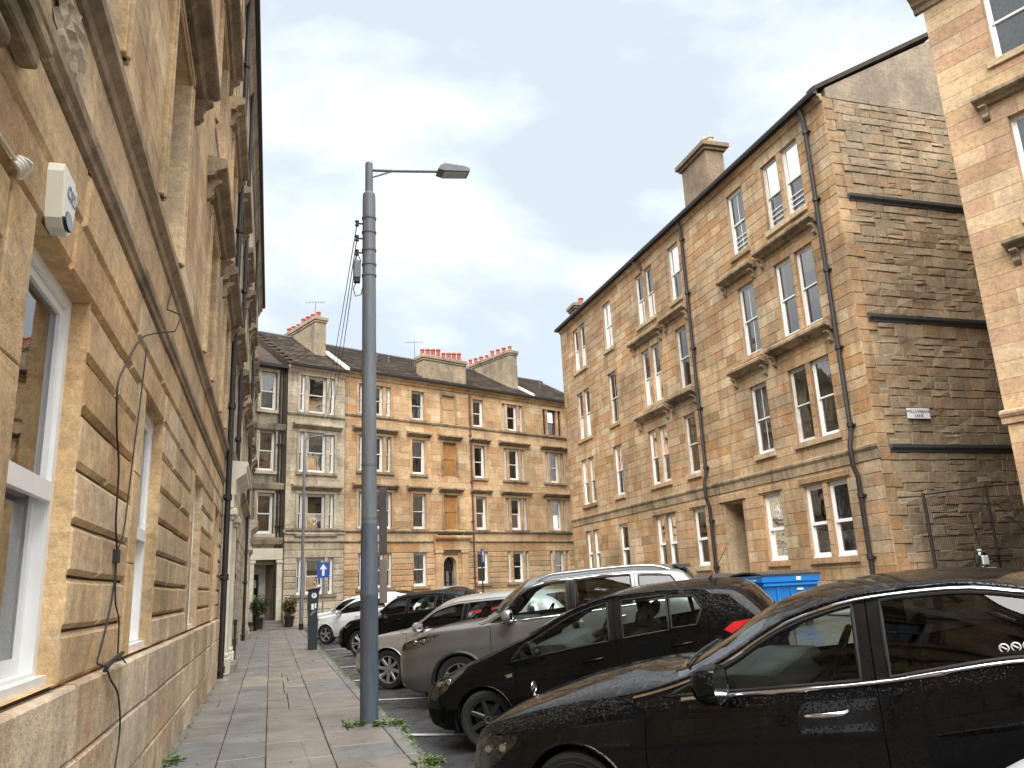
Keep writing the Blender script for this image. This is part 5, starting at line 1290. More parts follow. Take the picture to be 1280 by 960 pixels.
def car(name, label, S, x, y, th, paint_m, group=None, wheel_turn=0.0, g0=-.16, s0=.055):
    L, W, H = S['L'], S['W'], S['H']; hw = W / 2
    top, edge, ew, sh, plan, low = (pchip(S[k]) for k in ('top', 'edge', 'ew', 'sh', 'plan', 'low'))
    th = R(th); c_, s_ = math.cos(th), math.sin(th)
    cx, cy = x + L / 2 * c_ - hw * s_, y + L / 2 * s_ + hw * c_
    root = thing(name, label, 'car', (0, 0, 0), 0, group)
    xa = Vector((c_, s_, s0 * c_)).normalized(); ya = Vector((-s_, c_, -s0 * s_)); za = xa.cross(ya).normalized(); ya = za.cross(xa)
    Mx = Matrix(((xa.x, ya.x, za.x), (xa.y, ya.y, za.y), (xa.z, ya.z, za.z)))
    root.rotation_euler = Mx.to_euler(); root.location = (cx, cy, g0 + s0 * (cx - 1.36))
    PM_ = paint_m
    prof = S.get('prof', [(0, .93), (.06, .955), (.22, .985), (.38, 1.0), (.52, .997), (.62, .992), (.70, .992), (.76, .982), (.86, .968), (.95, .955), (1.0, .94)])
    pf = pchip(prof)
    ts = [0, .05, .12, .22, .32, .42, .52, .61, .67, .71, .75, .80, .86, .92, .97, 1.0]
    NG, NT_ = 7, 9
    def half(x_):
        w = plan(x_) * hw; zl, zs, ze, zt = low(x_), sh(x_), edge(x_), top(x_)
        ze = max(ze, zs + .004); zt = max(zt, ze + .004)
        e = min(ew(x_) * hw, w * .93)
        P = [(w * pf(t), zl + (zs - zl) * t) for t in ts]
        ys = P[-1][0]
        for i in range(1, NG + 1):
            q = i / NG; P.append((ys + (e - ys) * q + .022 * math.sin(PI * q) * min(1, (ze - zs) / .25), zs + (ze - zs) * q))
        for i in range(1, NT_ + 1):
            q = i / NT_; qq = q ** .8 if i < NT_ else 1; P.append((e * (1 - qq), ze + (zt - ze) * (1 - (1 - qq) ** 2.2)))
        return P
    def side_y(x_, z_):
        P = half(x_)
        for (y0, z0), (y1, z1) in zip(P[:len(ts) + NG - 1], P[1:len(ts) + NG]):
            if z0 <= z_ <= z1: return y0 + (y1 - y0) * (z_ - z0) / max(1e-6, z1 - z0)
        return P[0][0] if z_ < P[0][1] else P[len(ts) + NG - 1][0]
    xs = [0, .008, .02, .04, .07, .11, .16, .22, .28]
    q = .34
    while q < L - .34: xs.append(q); q += .055
    xs += [L - .34, L - .28, L - .22, L - .17, L - .12, L - .08, L - .05, L - .025, L - .01, L]
    bm = bmesh.new(); sec = bm.faces.layers.int.new('sec'); rings = []
    ids = [0] * (len(ts) - 1) + [1] * NG + [2] * NT_
    for x_ in xs:
        P = half(x_); ring = [bm.verts.new((x_ - L / 2, -p, z)) for p, z in P] + [bm.verts.new((x_ - L / 2, p, z)) for p, z in reversed(P[:-1])]
        rings.append(ring)
    N = len(rings[0])
    for A, B in zip(rings[:-1], rings[1:]):
        for k in range(N - 1):
            f = bm.faces.new((A[k], A[k + 1], B[k + 1], B[k])); f[sec] = (ids + ids[::-1])[k]
        f = bm.faces.new((A[N - 1], A[0], B[0], B[N - 1])); f[sec] = 3
    for rg_ in (rings[0], rings[-1]):
        f = bm.faces.new(rg_); f[sec] = 4
    bmesh.ops.recalc_face_normals(bm, faces=bm.faces)
    pid = bm.faces.layers.int.new('pid')          # 0 body
    names = {0: ('body', PM_)}
    OX = -L / 2
    def near(s): return (lambda f: f[sec] in (0, 1, 2) and f[pid] == 0 and f.calc_center_median().y * s > .25 * hw)
    # wheel arches
    ra = S['ra']
    for wx in (S['fx'], S['rx']):
        poly = [(OX + wx + ra * math.cos(2 * PI * i / 22), S['r'] + ra * math.sin(2 * PI * i / 22)) for i in range(22)]
        for s in (-1, 1):
            fs = carve(bm, poly, (0, 2), lambda f: f[sec] in (0, 1) and f.calc_center_median().y * s > 0)
            bmesh.ops.delete(bm, geom=fs, context='FACES')
    def xcross(mb, mt, x0, x1):
        q = x0
        while q < x1 and edge(q) - mt < sh(q) + mb: q += .01
        return q
    parts = []      # id, side, name, mat
    glasses = []; nid = 1
    for gi, g in enumerate(S['glass']):
        x0, x1, x1t = g['x0'], g['x1'], g.get('x1t', g['x1']); mb_, mt_ = g.get('mb', .03), g.get('mt', .04)
        x0t = g.get('x0t', x0)
        if g.get('front'): x0 = x0t = xcross(mb_, mt_, x0, x1)
        bot = [(x0 + (x1 - x0) * i / 8, sh(x0 + (x1 - x0) * i / 8) + mb_) for i in range(9)]
        topc = [(x1t + (x0t - x1t) * i / 8, max(edge(x1t + (x0t - x1t) * i / 8) - mt_, sh(x1t + (x0t - x1t) * i / 8) + mb_)) for i in range(9)]
        if g.get('front'): topc = topc[:-1]
        if g.get('round'):
            a, b = bot[-1], topc[0]; k = g['round']; bot.append((max(a[0], b[0]) + k, a[1] + (b[1] - a[1]) * .55)); 
        glasses.append((bot + topc, g))
    doors = []
    for di, (xa_, xb_) in enumerate(S['doors']):
        if di == 0:
            xc = xcross(0, .012, xa_ - .2, xb_)
            P = [(xa_, .32), (xa_ - .03, .60), (xa_ - .02, sh(xa_) - .03)] + [(xc + (xb_ - xc) * i / 8, max(edge(xc + (xb_ - xc) * i / 8) - .012, sh(xc) - .005)) for i in range(9)] + [(xb_, .9), (xb_, .32)]
        else:
            rx = S['rx']; xe = S.get('door_top', xb_)
            P = [(xa_, .32), (xa_, .9)] + [(xa_ + (xe - xa_) * i / 6, edge(xa_ + (xe - xa_) * i / 6) - .012) for i in range(7)] + [(xb_ + .02, sh(xb_) + .02), (xb_ + .02, .9)]
            P += [(min(xb_ + .02, rx - (ra + .04) * math.cos(a)), S['r'] + (ra + .04) * math.sin(a)) for a in (1.15, .9, .6, .3, .05)] + [(rx - ra - .06, .32)]
            P = P
        doors.append(P)
    gB0, gB1 = S['glass'][0]['x1'], S['glass'][1]['x0']
    for s in (-1, 1):
        PB = [(gB0 + .004, sh(gB0) + .035), (gB1 - .004, sh(gB1) + .035), (gB1 - .004, edge(gB1) - .05), (gB0 + .004, edge(gB0) - .05)]
        pil = carve(bm, [(OX + a, b) for a, b in PB], (0, 2), near(s))
        for f in pil: f[pid] = nid
        names[nid] = ('pillar_trim', s, 'gloss_trim'); nid += 1
        for gi, (P, g) in enumerate(glasses):
            for f in carve(bm, [(OX + a, b) for a, b in P], (0, 2), near(s)): f[pid] = nid
            names[nid] = ('glass', s, gi); nid += 1
        for di, P in enumerate(doors):
            for f in carve(bm, [(OX + a, b) for a, b in P], (0, 2), near(s)): f[pid] = nid
            names[nid] = ('door', s, di); nid += 1
        for key, mt in (('headlight', 'lens'), ('taillight', 'red_lens'), ('indicator', 'lens')):
            P = S.get(key)
            if not P: continue
            for f in carve(bm, [(OX + a, b) for a, b in P], (0, 2), lambda f: f[sec] in (0, 1, 2) and f[pid] == 0 and f.calc_center_median().y * s > (.35 if key != 'indicator' else .7) * hw * .8): f[pid] = nid
            names[nid] = (key, s, mt); nid += 1
    # windscreen (x,y) and rear window (y,z)
    wx0, wx1 = S['screen']; n = 8
    lowc = [(OX + wx0 + S.get('cowl_sweep', .30) * (abs(q) ** 2.2), q * (ew(wx0 + .3) * hw - .01)) for q in [i / n * 2 - 1 for i in range(n + 1)]]
    upc = [(OX + wx1 - .05 * (q * q), q * (ew(wx1) * hw - .045)) for q in [1 - i / n * 2 for i in range(n + 1)]]
    for f in carve(bm, lowc + upc, (0, 1), lambda f: f[sec] == 2 and f[pid] == 0 and f.calc_center_median().z > S['r'] + .3): f[pid] = nid
    names[nid] = ('windscreen',); nid += 1
    rz0, rz1, rw = S['rearwin']
    P = [(-rw, rz0), (rw, rz0), (rw * .86, rz1), (-rw * .86, rz1)]
    xm = OX + S['rear_from']
    for f in carve(bm, P, (1, 2), lambda f: f[sec] in (2, 4) and f[pid] == 0 and f.calc_center_median().x > xm): f[pid] = nid
    names[nid] = ('rear_window',); nid += 1
    bm.normal_update(); bm.verts.index_update()
    nrm = {v.index: v.normal.copy() for v in bm.verts}
    def extract(pids, nm, mat, off=0.0, parent=root, flip=False):
        vm = {}; vs = []; fs = []; nv = []
        for f in bm.faces:
            if f[pid] not in pids: continue
            idx = []
            for v in f.verts:
                if v.index not in vm: vm[v.index] = len(vs); vs.append(tuple(v.co + nrm[v.index] * off)); nv.append(nrm[v.index])
                idx.append(vm[v.index])
            fs.append(idx)
        if not fs: return None
        me = bpy.data.meshes.new(nm); me.from_pydata(vs, [], fs); me.materials.append(mat)
        me.polygons.foreach_set('use_smooth', [True] * len(fs)); me.normals_split_custom_set_from_vertices(nv)
        return link(nm, me, parent)
    extract([0], 'body', PM_)
    liner = [k for k, v in names.items() if k == 0 or v[0] == 'door']
    extract(liner, 'interior_trim', MAT['interior'], -.025)
    dmap = {}
    def surf_tube(m, pts, r, s, off=0.0, closed=False, dens=.05):
        out_ = []
        P = list(pts) + ([pts[0]] if closed else [])
        for (a, b), (c, d) in zip(P[:-1], P[1:]):
            l = math.hypot(c - a, d - b); k = max(1, int(l / dens))
            for i in range(k): q = i / k; xx, zz = a + (c - a) * q, b + (d - b) * q; out_.append((OX + xx, s * (side_y(xx, zz) + off), zz))
        if not closed: xx, zz = P[-1]; out_.append((OX + xx, s * (side_y(xx, zz) + off), zz))
        m.tube(out_, r, 6, closed=closed)
    for k, v in names.items():
        if k == 0 or v[0] != 'door': continue
        d = extract([k], 'door', PM_)
        if d is None: continue
        dmap[(v[1], v[2])] = d
        m = MB(); surf_tube(m, doors[v[2]], .004, v[1], -.0015, True); m.build('door_gap_strip', MAT['gap'], d, smooth=60)  # black tube stands in for the shade inside the door gap
        P = doors[v[2]]; xh = S['doors'][v[2]][1] - .27; zh = sh(xh) - S.get('handle_drop', .11)
        m = MB(); yy = side_y(xh, zh); s = v[1]
        m.tube([(OX + xh - .10, s * (yy - .005), zh - .012), (OX + xh - .08, s * (yy + .03), zh - .006), (OX + xh, s * (yy + .036), zh), (OX + xh + .09, s * (yy + .03), zh + .008), (OX + xh + .11, s * (yy - .005), zh + .01)], .013, 8)
        m.build('door_handle', MAT[S.get('handle', 'black_alloy')] if S.get('handle') else PM_, d, smooth=50)
    for k, v in names.items():
        if k == 0 or v[0] == 'door': continue
        if v[0] == 'glass':
            P, g = glasses[v[2]]; s = v[1]
            par = dmap.get((s, g.get('door', 0)), root) if g.get('door', 0) is not None else root
            o = extract([k], 'side_window', MAT[g.get('mat', 'car_glass')], .0, par)
            if o is None: continue
            m = MB(); surf_tube(m, P, .011, s, .001, True); m.build('window_seal', MAT['rubber'], o, smooth=60)
        elif v[0] == 'windscreen':
            o = extract([k], 'windscreen', MAT['car_glass'])
            m = MB(); e_ = wx0 + .04
            for s in (-.1, .55):
                pts = []
                for i in range(9):
                    yy = (s - .55 + .6 * i / 8) * hw; xx = wx0 + .06 + .10 * (i / 8) ** 1.5 + S.get('cowl_sweep', .3) * abs(yy / (ew(wx0 + .3) * hw)) ** 2.2
                    h = half(xx); seg = h[len(ts) + NG - 1:]; zz = seg[-1][1]
                    for (a, b), (c, d) in zip(seg[:-1], seg[1:]):
                        if c <= abs(yy) <= a: zz = b + (d - b) * (a - abs(yy)) / max(1e-6, a - c)
                    pts.append((OX + xx, yy, zz + .014))
                m.tube(pts, .009, 6)
            if o: m.build('wiper', MAT['plastic'], o, smooth=60)
        elif v[0] == 'rear_window': extract([k], 'rear_window', MAT['dark_glass'])
        else:
            o = extract([k], v[0], MAT[v[2]], .003 if v[0] != 'pillar_trim' else 0.0)
            if o is None: continue
            if v[0] not in ('taillight', 'pillar_trim'):
                extract([k], 'lamp_housing', MAT[S.get('lamp_mat', 'lamp_silver')] if v[0] == 'headlight' else MAT['reflector'], -.03, o)
                if v[0] == 'headlight':
                    P = S[v[0]]; ax_, az = sum(p[0] for p in P) / len(P), sum(p[1] for p in P) / len(P)
                    m = MB()
                    for dx, dz, r_ in ((-.06, -.01, .045), (.07, .01, .05)): m.lathe([(.0, -.012), (r_ * .6, -.01), (r_, .008), (r_ * 1.1, .02)], 14, (OX + ax_ + dx, v[1] * (side_y(ax_ + dx, az + dz) - .028), az + dz), 'y', cap=False)
                    m.build('reflector', MAT['reflector'], o, smooth=60)
    bm.free()
    # arches, liners, wheels
    for wx in (S['fx'], S['rx']):
        for s in (-1, 1):
            m = MB(); surf_tube(m, [(wx + ra * math.cos(a), S['r'] + ra * math.sin(a)) for a in [-.35 + (PI + .7) * i / 26 for i in range(27)] if S['r'] + ra * math.sin(a) > low(min(max(wx + ra * math.cos(a), 0), L)) - .01], S.get('lip', .012), s, -.004)
            m.build('arch_lip', MAT['plastic'] if S.get('clad') else PM_, root, smooth=60)
            m = MB(); q = [(OX + wx + (ra + .015) * math.cos(a), S['r'] + (ra + .015) * math.sin(a)) for a in [-.3 + (PI + .6) * i / 16 for i in range(17)]]
            for (a, b), (c, d) in zip(q[:-1], q[1:]): m.face([(a, s * (hw - .03), b), (c, s * (hw - .03), d), (c, s * (hw - .38), d), (a, s * (hw - .38), b)])
            m.face([(a, s * (hw - .375), b) for a, b in q]); m.build('wheel_well', MAT['interior'], root)
    r = S['r']; rr = r * S.get('rimk', .70)
    def tyre():
        m = MB(); m.lathe([(rr, -.085), (rr + .01, -.10), (r - .03, -.108), (r - .008, -.095), (r, -.06), (r, .06), (r - .008, .095), (r - .03, .108), (rr + .01, .1), (rr, .085)], 40, axis='y', cap=False)
        m.lathe([(rr + .03, -.104), (rr + .035, -.108), (rr + .04, -.105)], 40, axis='y', cap=False); return m.mesh('tyre', MAT['tyre'], 35)
    def rim():
        m = MB(); m.lathe([(rr + .004, -.088), (rr, -.098), (rr - .012, -.096), (rr - .02, -.07), (rr - .03, .05), (rr - .03, .09)], 40, axis='y', cap=False)
        m.lathe([(.0, -.075), (.055, -.075), (.068, -.06), (.07, -.03)], 20, axis='y', cap=False)
        ns = S.get('spokes', 5); dbl = S.get('double', True)
        for k in range(ns):
            for da in ((-.16, .16) if dbl else (0,)):
                a0 = 2 * PI * k / ns + da * .5 + .2; a1 = 2 * PI * k / ns + da + .2 + S.get('twist', 0)
                w0, w1 = (.016, .013) if dbl else (.03, .024)
                p0 = Vector((.05 * math.cos(a0), 0, .05 * math.sin(a0))); p1 = Vector(((rr - .008) * math.cos(a1), 0, (rr - .008) * math.sin(a1)))
                d = (p1 - p0).normalized(); n_ = Vector((-d.z, 0, d.x)); 
                vs = []
                for p, w_, f_, b_ in ((p0, w0, -.078, -.035), (p1, w1, -.092, -.05)):
                    vs += [p + n_ * w_ + Vector((0, f_ + .008, 0)), p + n_ * w_ * .6 + Vector((0, f_, 0)), p - n_ * w_ * .6 + Vector((0, f_, 0)), p - n_ * w_ + Vector((0, f_ + .008, 0)), p - n_ * w_ + Vector((0, b_, 0)), p + n_ * w_ + Vector((0, b_, 0))]
                m.poly(vs, [(i, (i + 1) % 6, 6 + (i + 1) % 6, 6 + i) for i in range(6)])
        return m.mesh('wheel', MAT[S.get('rimmat', 'alloy')], 35)
    def disc():
        m = MB(); m.lathe([(.0, -.02), (rr * .72, -.02), (rr * .72, .0), (rr - .03, .02), (rr - .03, .05), (0, .05)], 24, axis='y'); return m.mesh('brake_disc', MAT['iron'], 35)
    def cap():
        m = MB(); m.lathe([(.040, -.079), (.040, -.083), (.030, -.083), (.028, -.079)], 20, axis='y', cap=False); return m.mesh('hub_ring', MAT['chrome'], 35)
    me = [cached((name, label, i), f) for i, f in enumerate((rim, tyre, disc, cap))]
    for wx in (S['fx'], S['rx']):
        for s in (-1, 1):
            o = link('wheel', me[0], root, (OX + wx, s * (hw - .125), r)); rz_ = (0 if s < 0 else PI) + (R(wheel_turn) if wx == S['fx'] else 0); o.rotation_euler = (0, .3 + wx, rz_)
            for q, nm in zip(me[1:], ('tyre', 'brake_disc', 'hub_ring')): link(nm, q, o)
    # mirrors
    mx_, mz = S['mirror']
    for s in (-1, 1):
        m = MB(); yb = side_y(mx_, sh(mx_) - .01); k = S.get('mirror_size', 1.0); yc = yb + .13 * k
        pr = []
        for i in range(9):
            a = -PI / 2 + PI * i / 8; pr.append((math.cos(a), math.sin(a)))
        n = 16; vs = []; fs = []
        for cr, sr in pr:
            for j in range(n):
                a = 2 * PI * j / n; ca, sa = math.cos(a), math.sin(a)
                X = max(-1, min(.45, sr)) ; sp = lambda v: math.copysign(abs(v) ** .88, v)
                rad = (1 - max(0, -X) ** 2) ** .5 if X < 0 else 1.0 - .1 * X
                vs.append((OX + mx_ + .085 * k * X, s * (yc + .115 * k * sp(ca) * rad), mz + (.078 + .012 * ca) * k * sp(sa) * rad))
        vs = vs[:n * 7]
        for i in range(6):
            for j in range(n): fs.append((i * n + j, i * n + (j + 1) % n, (i + 1) * n + (j + 1) % n, (i + 1) * n + j))
        m.poly(vs, fs); mo = m.build('mirror', MAT[S['mirror_mat']] if S.get('mirror_mat') else PM_, root, smooth=50)
        m = MB(); m.tube([(OX + mx_ + .01, s * (yb - .05), mz - .07 * k), (OX + mx_ + .01, s * (yc - .03), mz - .055 * k)], [.035, .025], 8); m.build('mirror_arm', MAT['plastic'], mo, smooth=50)
        m = MB(); m.poly([(vs[5 * n + j][0] + .004, vs[5 * n + j][1], vs[5 * n + j][2]) for j in range(n)], [tuple(range(n))]); m.build('mirror_glass', MAT['chrome'], mo)
    # cabin
    fx0 = S['seat']; zf = .24
    def seat(nm, x_, y_, w_, hr=True):
        m = MB(); tf = lambda X, Y, Z: (OX + X + max(0, Z - .5) * .3, Y, Z)
        m.box(x_ - .5, x_ + .05, y_ - w_, y_ + w_, .36, .54, ch=.05); m.v = [(p[0] + OX, p[1], p[2]) for p in m.v]
        m.box(x_ - .02, x_ + .12, y_ - w_, y_ + w_, .5, 1.0, ch=.045, tf=tf)
        for q in ((y_,) if hr == 1 else (y_ - .4, y_ + .4)): m.box(x_ + .0, x_ + .1, q - .13, q + .13, 1.04, 1.22 if H > 1.4 else 1.16, ch=.04, tf=tf)
        m.build(nm, MAT['interior'], root, smooth=40)
    seat('front_seat', fx0, -.36, .25); seat('front_seat', fx0, .36, .25); seat('rear_seat', fx0 + .85, 0, hw - .28, 2)
    m = MB(); dx0, dx1 = S['screen'][0] + .12, S['screen'][0] + .72; zc = top(S['screen'][0]) - .05
    m.prism([(OX + dx0, .5), (OX + dx0, zc - .05), (OX + dx0 + .2, zc - .0), (OX + dx1 - .1, zc - .02), (OX + dx1, zc - .12), (OX + dx1 - .08, .45)], 'y', -hw * .80, hw * .80); m.build('dashboard', MAT['dash'], root)
    m = MB(); sx, sz = dx1 + .12, zc - .02
    m.tube([(OX + sx + .17 * .45 * math.sin(a), .36 + .18 * math.cos(a), sz + .17 * .9 * math.sin(a)) for a in [2 * PI * i / 20 for i in range(20)]], .016, 6, closed=True); m.tube([(OX + dx1 - .05, .36, sz - .06), (OX + sx, .36, sz)], .04, 8); m.box(OX + sx - .01, OX + sx + .02, .2, .52, sz - .03, sz + .02); m.build('steering_wheel', MAT['interior'], root, smooth=50)
    m = MB(); xr_ = S['screen'][1] - .12; m.box(OX + xr_, OX + xr_ + .03, -.12, .12, top(xr_) - .12, top(xr_) - .05, ch=.012); m.build('rear_view_mirror', MAT['interior'], root)
    # nose and tail furniture
    m = MB(); gz0, gz1, gw = S['grille']; m.box(OX - .012, OX + .03, -gw, gw, gz0, gz1, ch=.02)
    gr = m.build('grille', MAT['plastic'], root); m = MB(); nb = 4
    for i in range(nb): z = gz0 + (gz1 - gz0) * (i + .5) / nb; m.box(OX - .022, OX - .005, -gw * .94, gw * .94, z - .008, z + .008)
    m.build('grille_bar', MAT['chrome'], gr)
    m = MB(); m.box(OX - .03, OX - .013, -.26, .26, .38, .49, ch=.004); m.build('number_plate', MAT['plate_white'], root)
    m = MB(); m.box(L / 2 - .0, L / 2 + .014, -.26, .26, .62, .73, ch=.004); m.build('number_plate', MAT['plate_white'], root)
    m = MB(); zb = low(0) - .0; m.box(OX + .015, OX + .10, -.66 * hw, .66 * hw, zb + .01, zb + .09, ch=.02); m.build('lower_grille', MAT['plastic'], root)
    m = MB(); m.box(OX + .4, L / 2 - .4, -hw * .85, hw * .85, .17, .22); m.build('underbody', MAT['interior'], root)
    if S.get('clad'):
        for s in (-1, 1):
            m = MB(); surf_tube(m, [(S['fx'] + ra + .02, .30), (S['rx'] - ra - .02, .30)], .05, s, -.02); m.build('sill_cladding', MAT['plastic'], root, smooth=60)
    if S.get('chrome'):
        for s in (-1, 1):
            a, b = S['chrome']; m = MB(); pts = [(a + (b - a) * i / 24, sh(a + (b - a) * i / 24) + .012) for i in range(25)]; surf_tube(m, pts, .013, s, .0)
            x0 = xcross(.012, .03, a - .3, b); pts = [(x0 + (b - x0) * i / 30, max(edge(x0 + (b - x0) * i / 30) - .03, sh(x0) + .012)) for i in range(31)]; surf_tube(m, pts, .0125, s, .003); m.build('chrome_trim', MAT['chrome'], root, smooth=60)
    if S.get('rails'):
        a, b = S['rails']
        for s in (-1, 1):
            m = MB(); pts = [(OX + a + (b - a) * i / 16, s * (ew(a + (b - a) * i / 16) * hw - .05), edge(a + (b - a) * i / 16) + .012 + .05 * min(1, min(i, 16 - i) / 1.5)) for i in range(17)]; m.tube(pts, .018, 8); m.build('roof_rail', MAT['alloy'], root, smooth=60)
    if S.get('aerial'):
        a = S['aerial']; m = MB(); m.tube([(OX + a, 0, top(a) - .01), (OX + a + .02, 0, top(a) + .03)], .015, 6); m.tube([(OX + a + .015, 0, top(a) + .02), (OX + a + .24, 0, top(a) + .3)], .004, 5); m.build('aerial', MAT['plastic'], root, smooth=60)
    if S.get('spoiler'):
        a = S['spoiler']; m = MB(); e_ = ew(a) * hw; m.prism([(OX + a - .1, top(a - .1) + .004), (OX + a + .14, top(a) - .0), (OX + a + .15, top(a) - .03), (OX + a, top(a) - .05)], 'y', -e_ * .8, e_ * .8); m.build('spoiler', PM_, root)
    return root, dict(sh=sh, edge=edge, ew=ew, top=top, side_y=side_y, OX=OX, surf_tube=surf_tube)

def spec(L, W, H, zn, zc, xc, xr, xre, zre, xb, zb, fx, wb, r, b0, b1, tail='hatch', rw=.66, nose=.62, cw=.84, zn_low=.26, **k):
    """curves of a two box car: bonnet nose/cowl heights, roof start/end, tail"""
    top = [(0, zn - .13), (.015, zn - .07), (.06, zn), (.18, zn + .045), (.5 * xc, zn + (zc - zn) * .72), (xc, zc), (xc + (xr - xc) * .5, zc + (H - .05 - zc) * .6), (xr, H - .05), (xr + .35, H - .012), ((xr + xre) / 2 + .2, H), (xre, zre)]
    if tail == 'hatch': top += [(xb, zb), (L - .06, zb - .14), (L - .012, zb - .32), (L, zb - .42)]
    else: top += [((xre + xb) / 2, zre - (zre - zb) * .58), (xb, zb), (L - .12, zb - .04), (L - .03, zb - .14), (L, zb - .38)]
    d = .085
    edge = [(0, zn - .17), (.06, zn - .055), (.18, zn - .012), (.5 * xc, zn + (zc - zn) * .66), (xc, zc - .035), (xc + .28, zc + .04), (xr - .02, H - .05 - .12), (xr + .4, H - .012 - d), ((xr + xre) / 2 + .2, H - d), (xre - .06, zre - d * .9)]
    if tail == 'hatch': edge += [(xb - .02, zb - .03), (L - .07, zb - .18), (L - .012, zb - .36), (L, zb - .46)]
    else: edge += [((xre + xb) / 2, zre - .06 - (zre - zb) * .5), (xb, zb - .02), (L - .12, zb - .07), (L - .03, zb - .18), (L, zb - .42)]
    ew = [(0, nose * .82), (.08, nose + .06), (.25, cw - .06), (xc, cw), (xc + .3, cw - .02), (xr, rw + .06), (xr + .5, rw + .01), (xre - .1, rw - .02), (xre, rw), (xb, rw + .12), (L, rw + .02)]
    sh = [(0, zn - .19), (.06, zn - .10), (.18, zn - .06), (.5 * xc, zn + (b0 - zn) * .72), (xc + .25, b0), ((xc + xb) / 2, (b0 + b1) / 2 - .005), (xre - .1, b1), (xb, min(b1, zb - .05)), (L - .05, zb - .22), (L, zb - .46)]
    plan = [(0, nose), (.03, nose + .07), (.08, nose + .135), (.16, nose + .20), (.32, .925), (.6, .978), (.95, 1.0), (L * .55, 1.0), (L - .7, .985), (L - .3, .93), (L - .12, .86), (L - .04, .8), (L, .72)]
    low = [(0, zn_low + .05), (.1, zn_low), (.35, .22), (.8, .2), (L - .9, .2), (L - .3, .26), (L, .34)]
    S = dict(L=L, W=W, H=H, top=top, edge=edge, ew=ew, sh=sh, plan=plan, low=low, fx=fx, rx=fx + wb, r=r, ra=r + .045, screen=(xc + .02, xr), rear_from=xre - .03, rearwin=(zb + .04, zre - .035, W / 2 * rw * .98), grille=(zn - .26, zn - .1, .30), mirror=(xc + .46, b0 + .07), seat=xc + 1.25)
    S.update(k); return S
# 1 black car with bonnet ornament
S1 = spec(4.75, 1.82, 1.50, .72, 1.02, 1.30, 2.05, 3.6, 1.40, 4.28, 1.14, .90, 2.80, .325, .945, 1.09, tail='saloon', rw=.66, nose=.60, handle='chrome', chrome=(1.60, 4.05), lamp_mat='lamp_smoke',
          glass=[dict(front=1, x0=1.5, x1=2.56, door=0, mt=.05, mb=.03), dict(x0=2.70, x1=3.42, x1t=3.38, door=1, mt=.05, mb=.03, mat='dark_glass'), dict(x0=3.48, x1=3.92, x1t=3.62, x0t=3.45, door=1, mt=.06, mb=.03, mat='dark_glass')],
          doors=[(1.40, 2.63), (2.63, 3.72)], door_top=3.66,
          headlight=[(.11, .50), (.10, .64), (.26, .715), (.52, .735), (.50, .68), (.38, .58), (.24, .50)], taillight=[(4.45, .75), (4.45, .95), (4.74, .93), (4.74, .7)], grille=(.40, .64, .42), spokes=5, mirror=(1.84, 1.035), mirror_size=1.3)
S1['top'] = [(0, .60), (.015, .67), (.06, .735), (.15, .795), (.40, .885), (.79, .985), (1.15, 1.045), (1.45, 1.075), (1.76, 1.21), (1.93, 1.315), (2.12, 1.40), (2.47, 1.475), (2.9, 1.50), (3.55, 1.43), (3.95, 1.27), (4.28, 1.14), (4.63, 1.10), (4.72, 1.0), (4.75, .76)]
S1['edge'] = [(0, .55), (.06, .66), (.18, .735), (.5, .83), (.9, .905), (1.3, .96), (1.6, 1.03), (1.85, 1.13), (2.09, 1.265), (2.27, 1.345), (2.65, 1.43), (3.05, 1.45), (3.5, 1.375), (3.93, 1.21), (4.28, 1.12), (4.63, 1.07), (4.72, .96), (4.75, .72)]
S1['sh'] = [(0, .53), (.06, .62), (.18, .69), (.5, .76), (.9, .83), (1.3, .885), (1.6, .915), (2.63, .985), (3.3, 1.07), (3.9, 1.09), (4.28, 1.09), (4.7, .9), (4.75, .68)]
S1['ew'] = [(0, .49), (.08, .66), (.25, .78), (1.30, .84), (1.6, .83), (2.05, .76), (2.55, .725), (3.5, .71), (3.6, .72), (4.28, .78), (4.75, .68)]; S1['screen'] = (1.47, 2.10); S1['cowl_sweep'] = .08
# 2 black hatchback
S2 = spec(3.98, 1.71, 1.53, .76, 1.05, 1.12, 1.95, 3.60, 1.43, 3.86, 1.02, .84, 2.52, .305, .89, 1.0, rw=.68, nose=.60, aerial=3.35, rimmat='black_alloy', spokes=7, double=False, lip=.010, handle_drop=.12,
          glass=[dict(front=1, x0=1.2, x1=2.33, door=0, mt=.055), dict(x0=2.48, x1=2.96, door=1, mt=.055), dict(x0=2.99, x1=3.24, x1t=3.24, round=.07, door=1, mt=.07, mb=.04)],
          doors=[(1.28, 2.40), (2.40, 3.34)], door_top=3.36,
          headlight=[(.08, .54), (.10, .64), (.34, .80), (.68, .89), (.60, .80), (.38, .63), (.2, .53)], taillight=[(3.50, .95), (3.60, 1.01), (3.97, 1.03), (3.97, .90), (3.64, .87)], indicator=[(1.10, .74), (1.22, .76), (1.21, .72), (1.14, .705)], grille=(.5, .62, .35), mirror=(1.50, 1.0), mirror_size=.9)
S2['L'] = 4.02
S2['top'] = [(0, .60), (.015, .64), (.06, .685), (.34, .80), (.83, .935), (1.20, 1.05), (1.69, 1.26), (2.15, 1.375), (2.67, 1.42), (3.29, 1.405), (3.70, 1.345), (3.92, 1.12), (3.985, .95), (4.012, .75), (4.02, .6)]
S2['edge'] = [(0, .56), (.06, .64), (.34, .76), (.83, .905), (1.15, 1.0), (1.40, 1.08), (2.04, 1.335), (2.43, 1.395), (2.9, 1.39), (3.3, 1.355), (3.62, 1.31), (3.86, 1.10), (3.98, .9), (4.012, .7), (4.02, .55)]
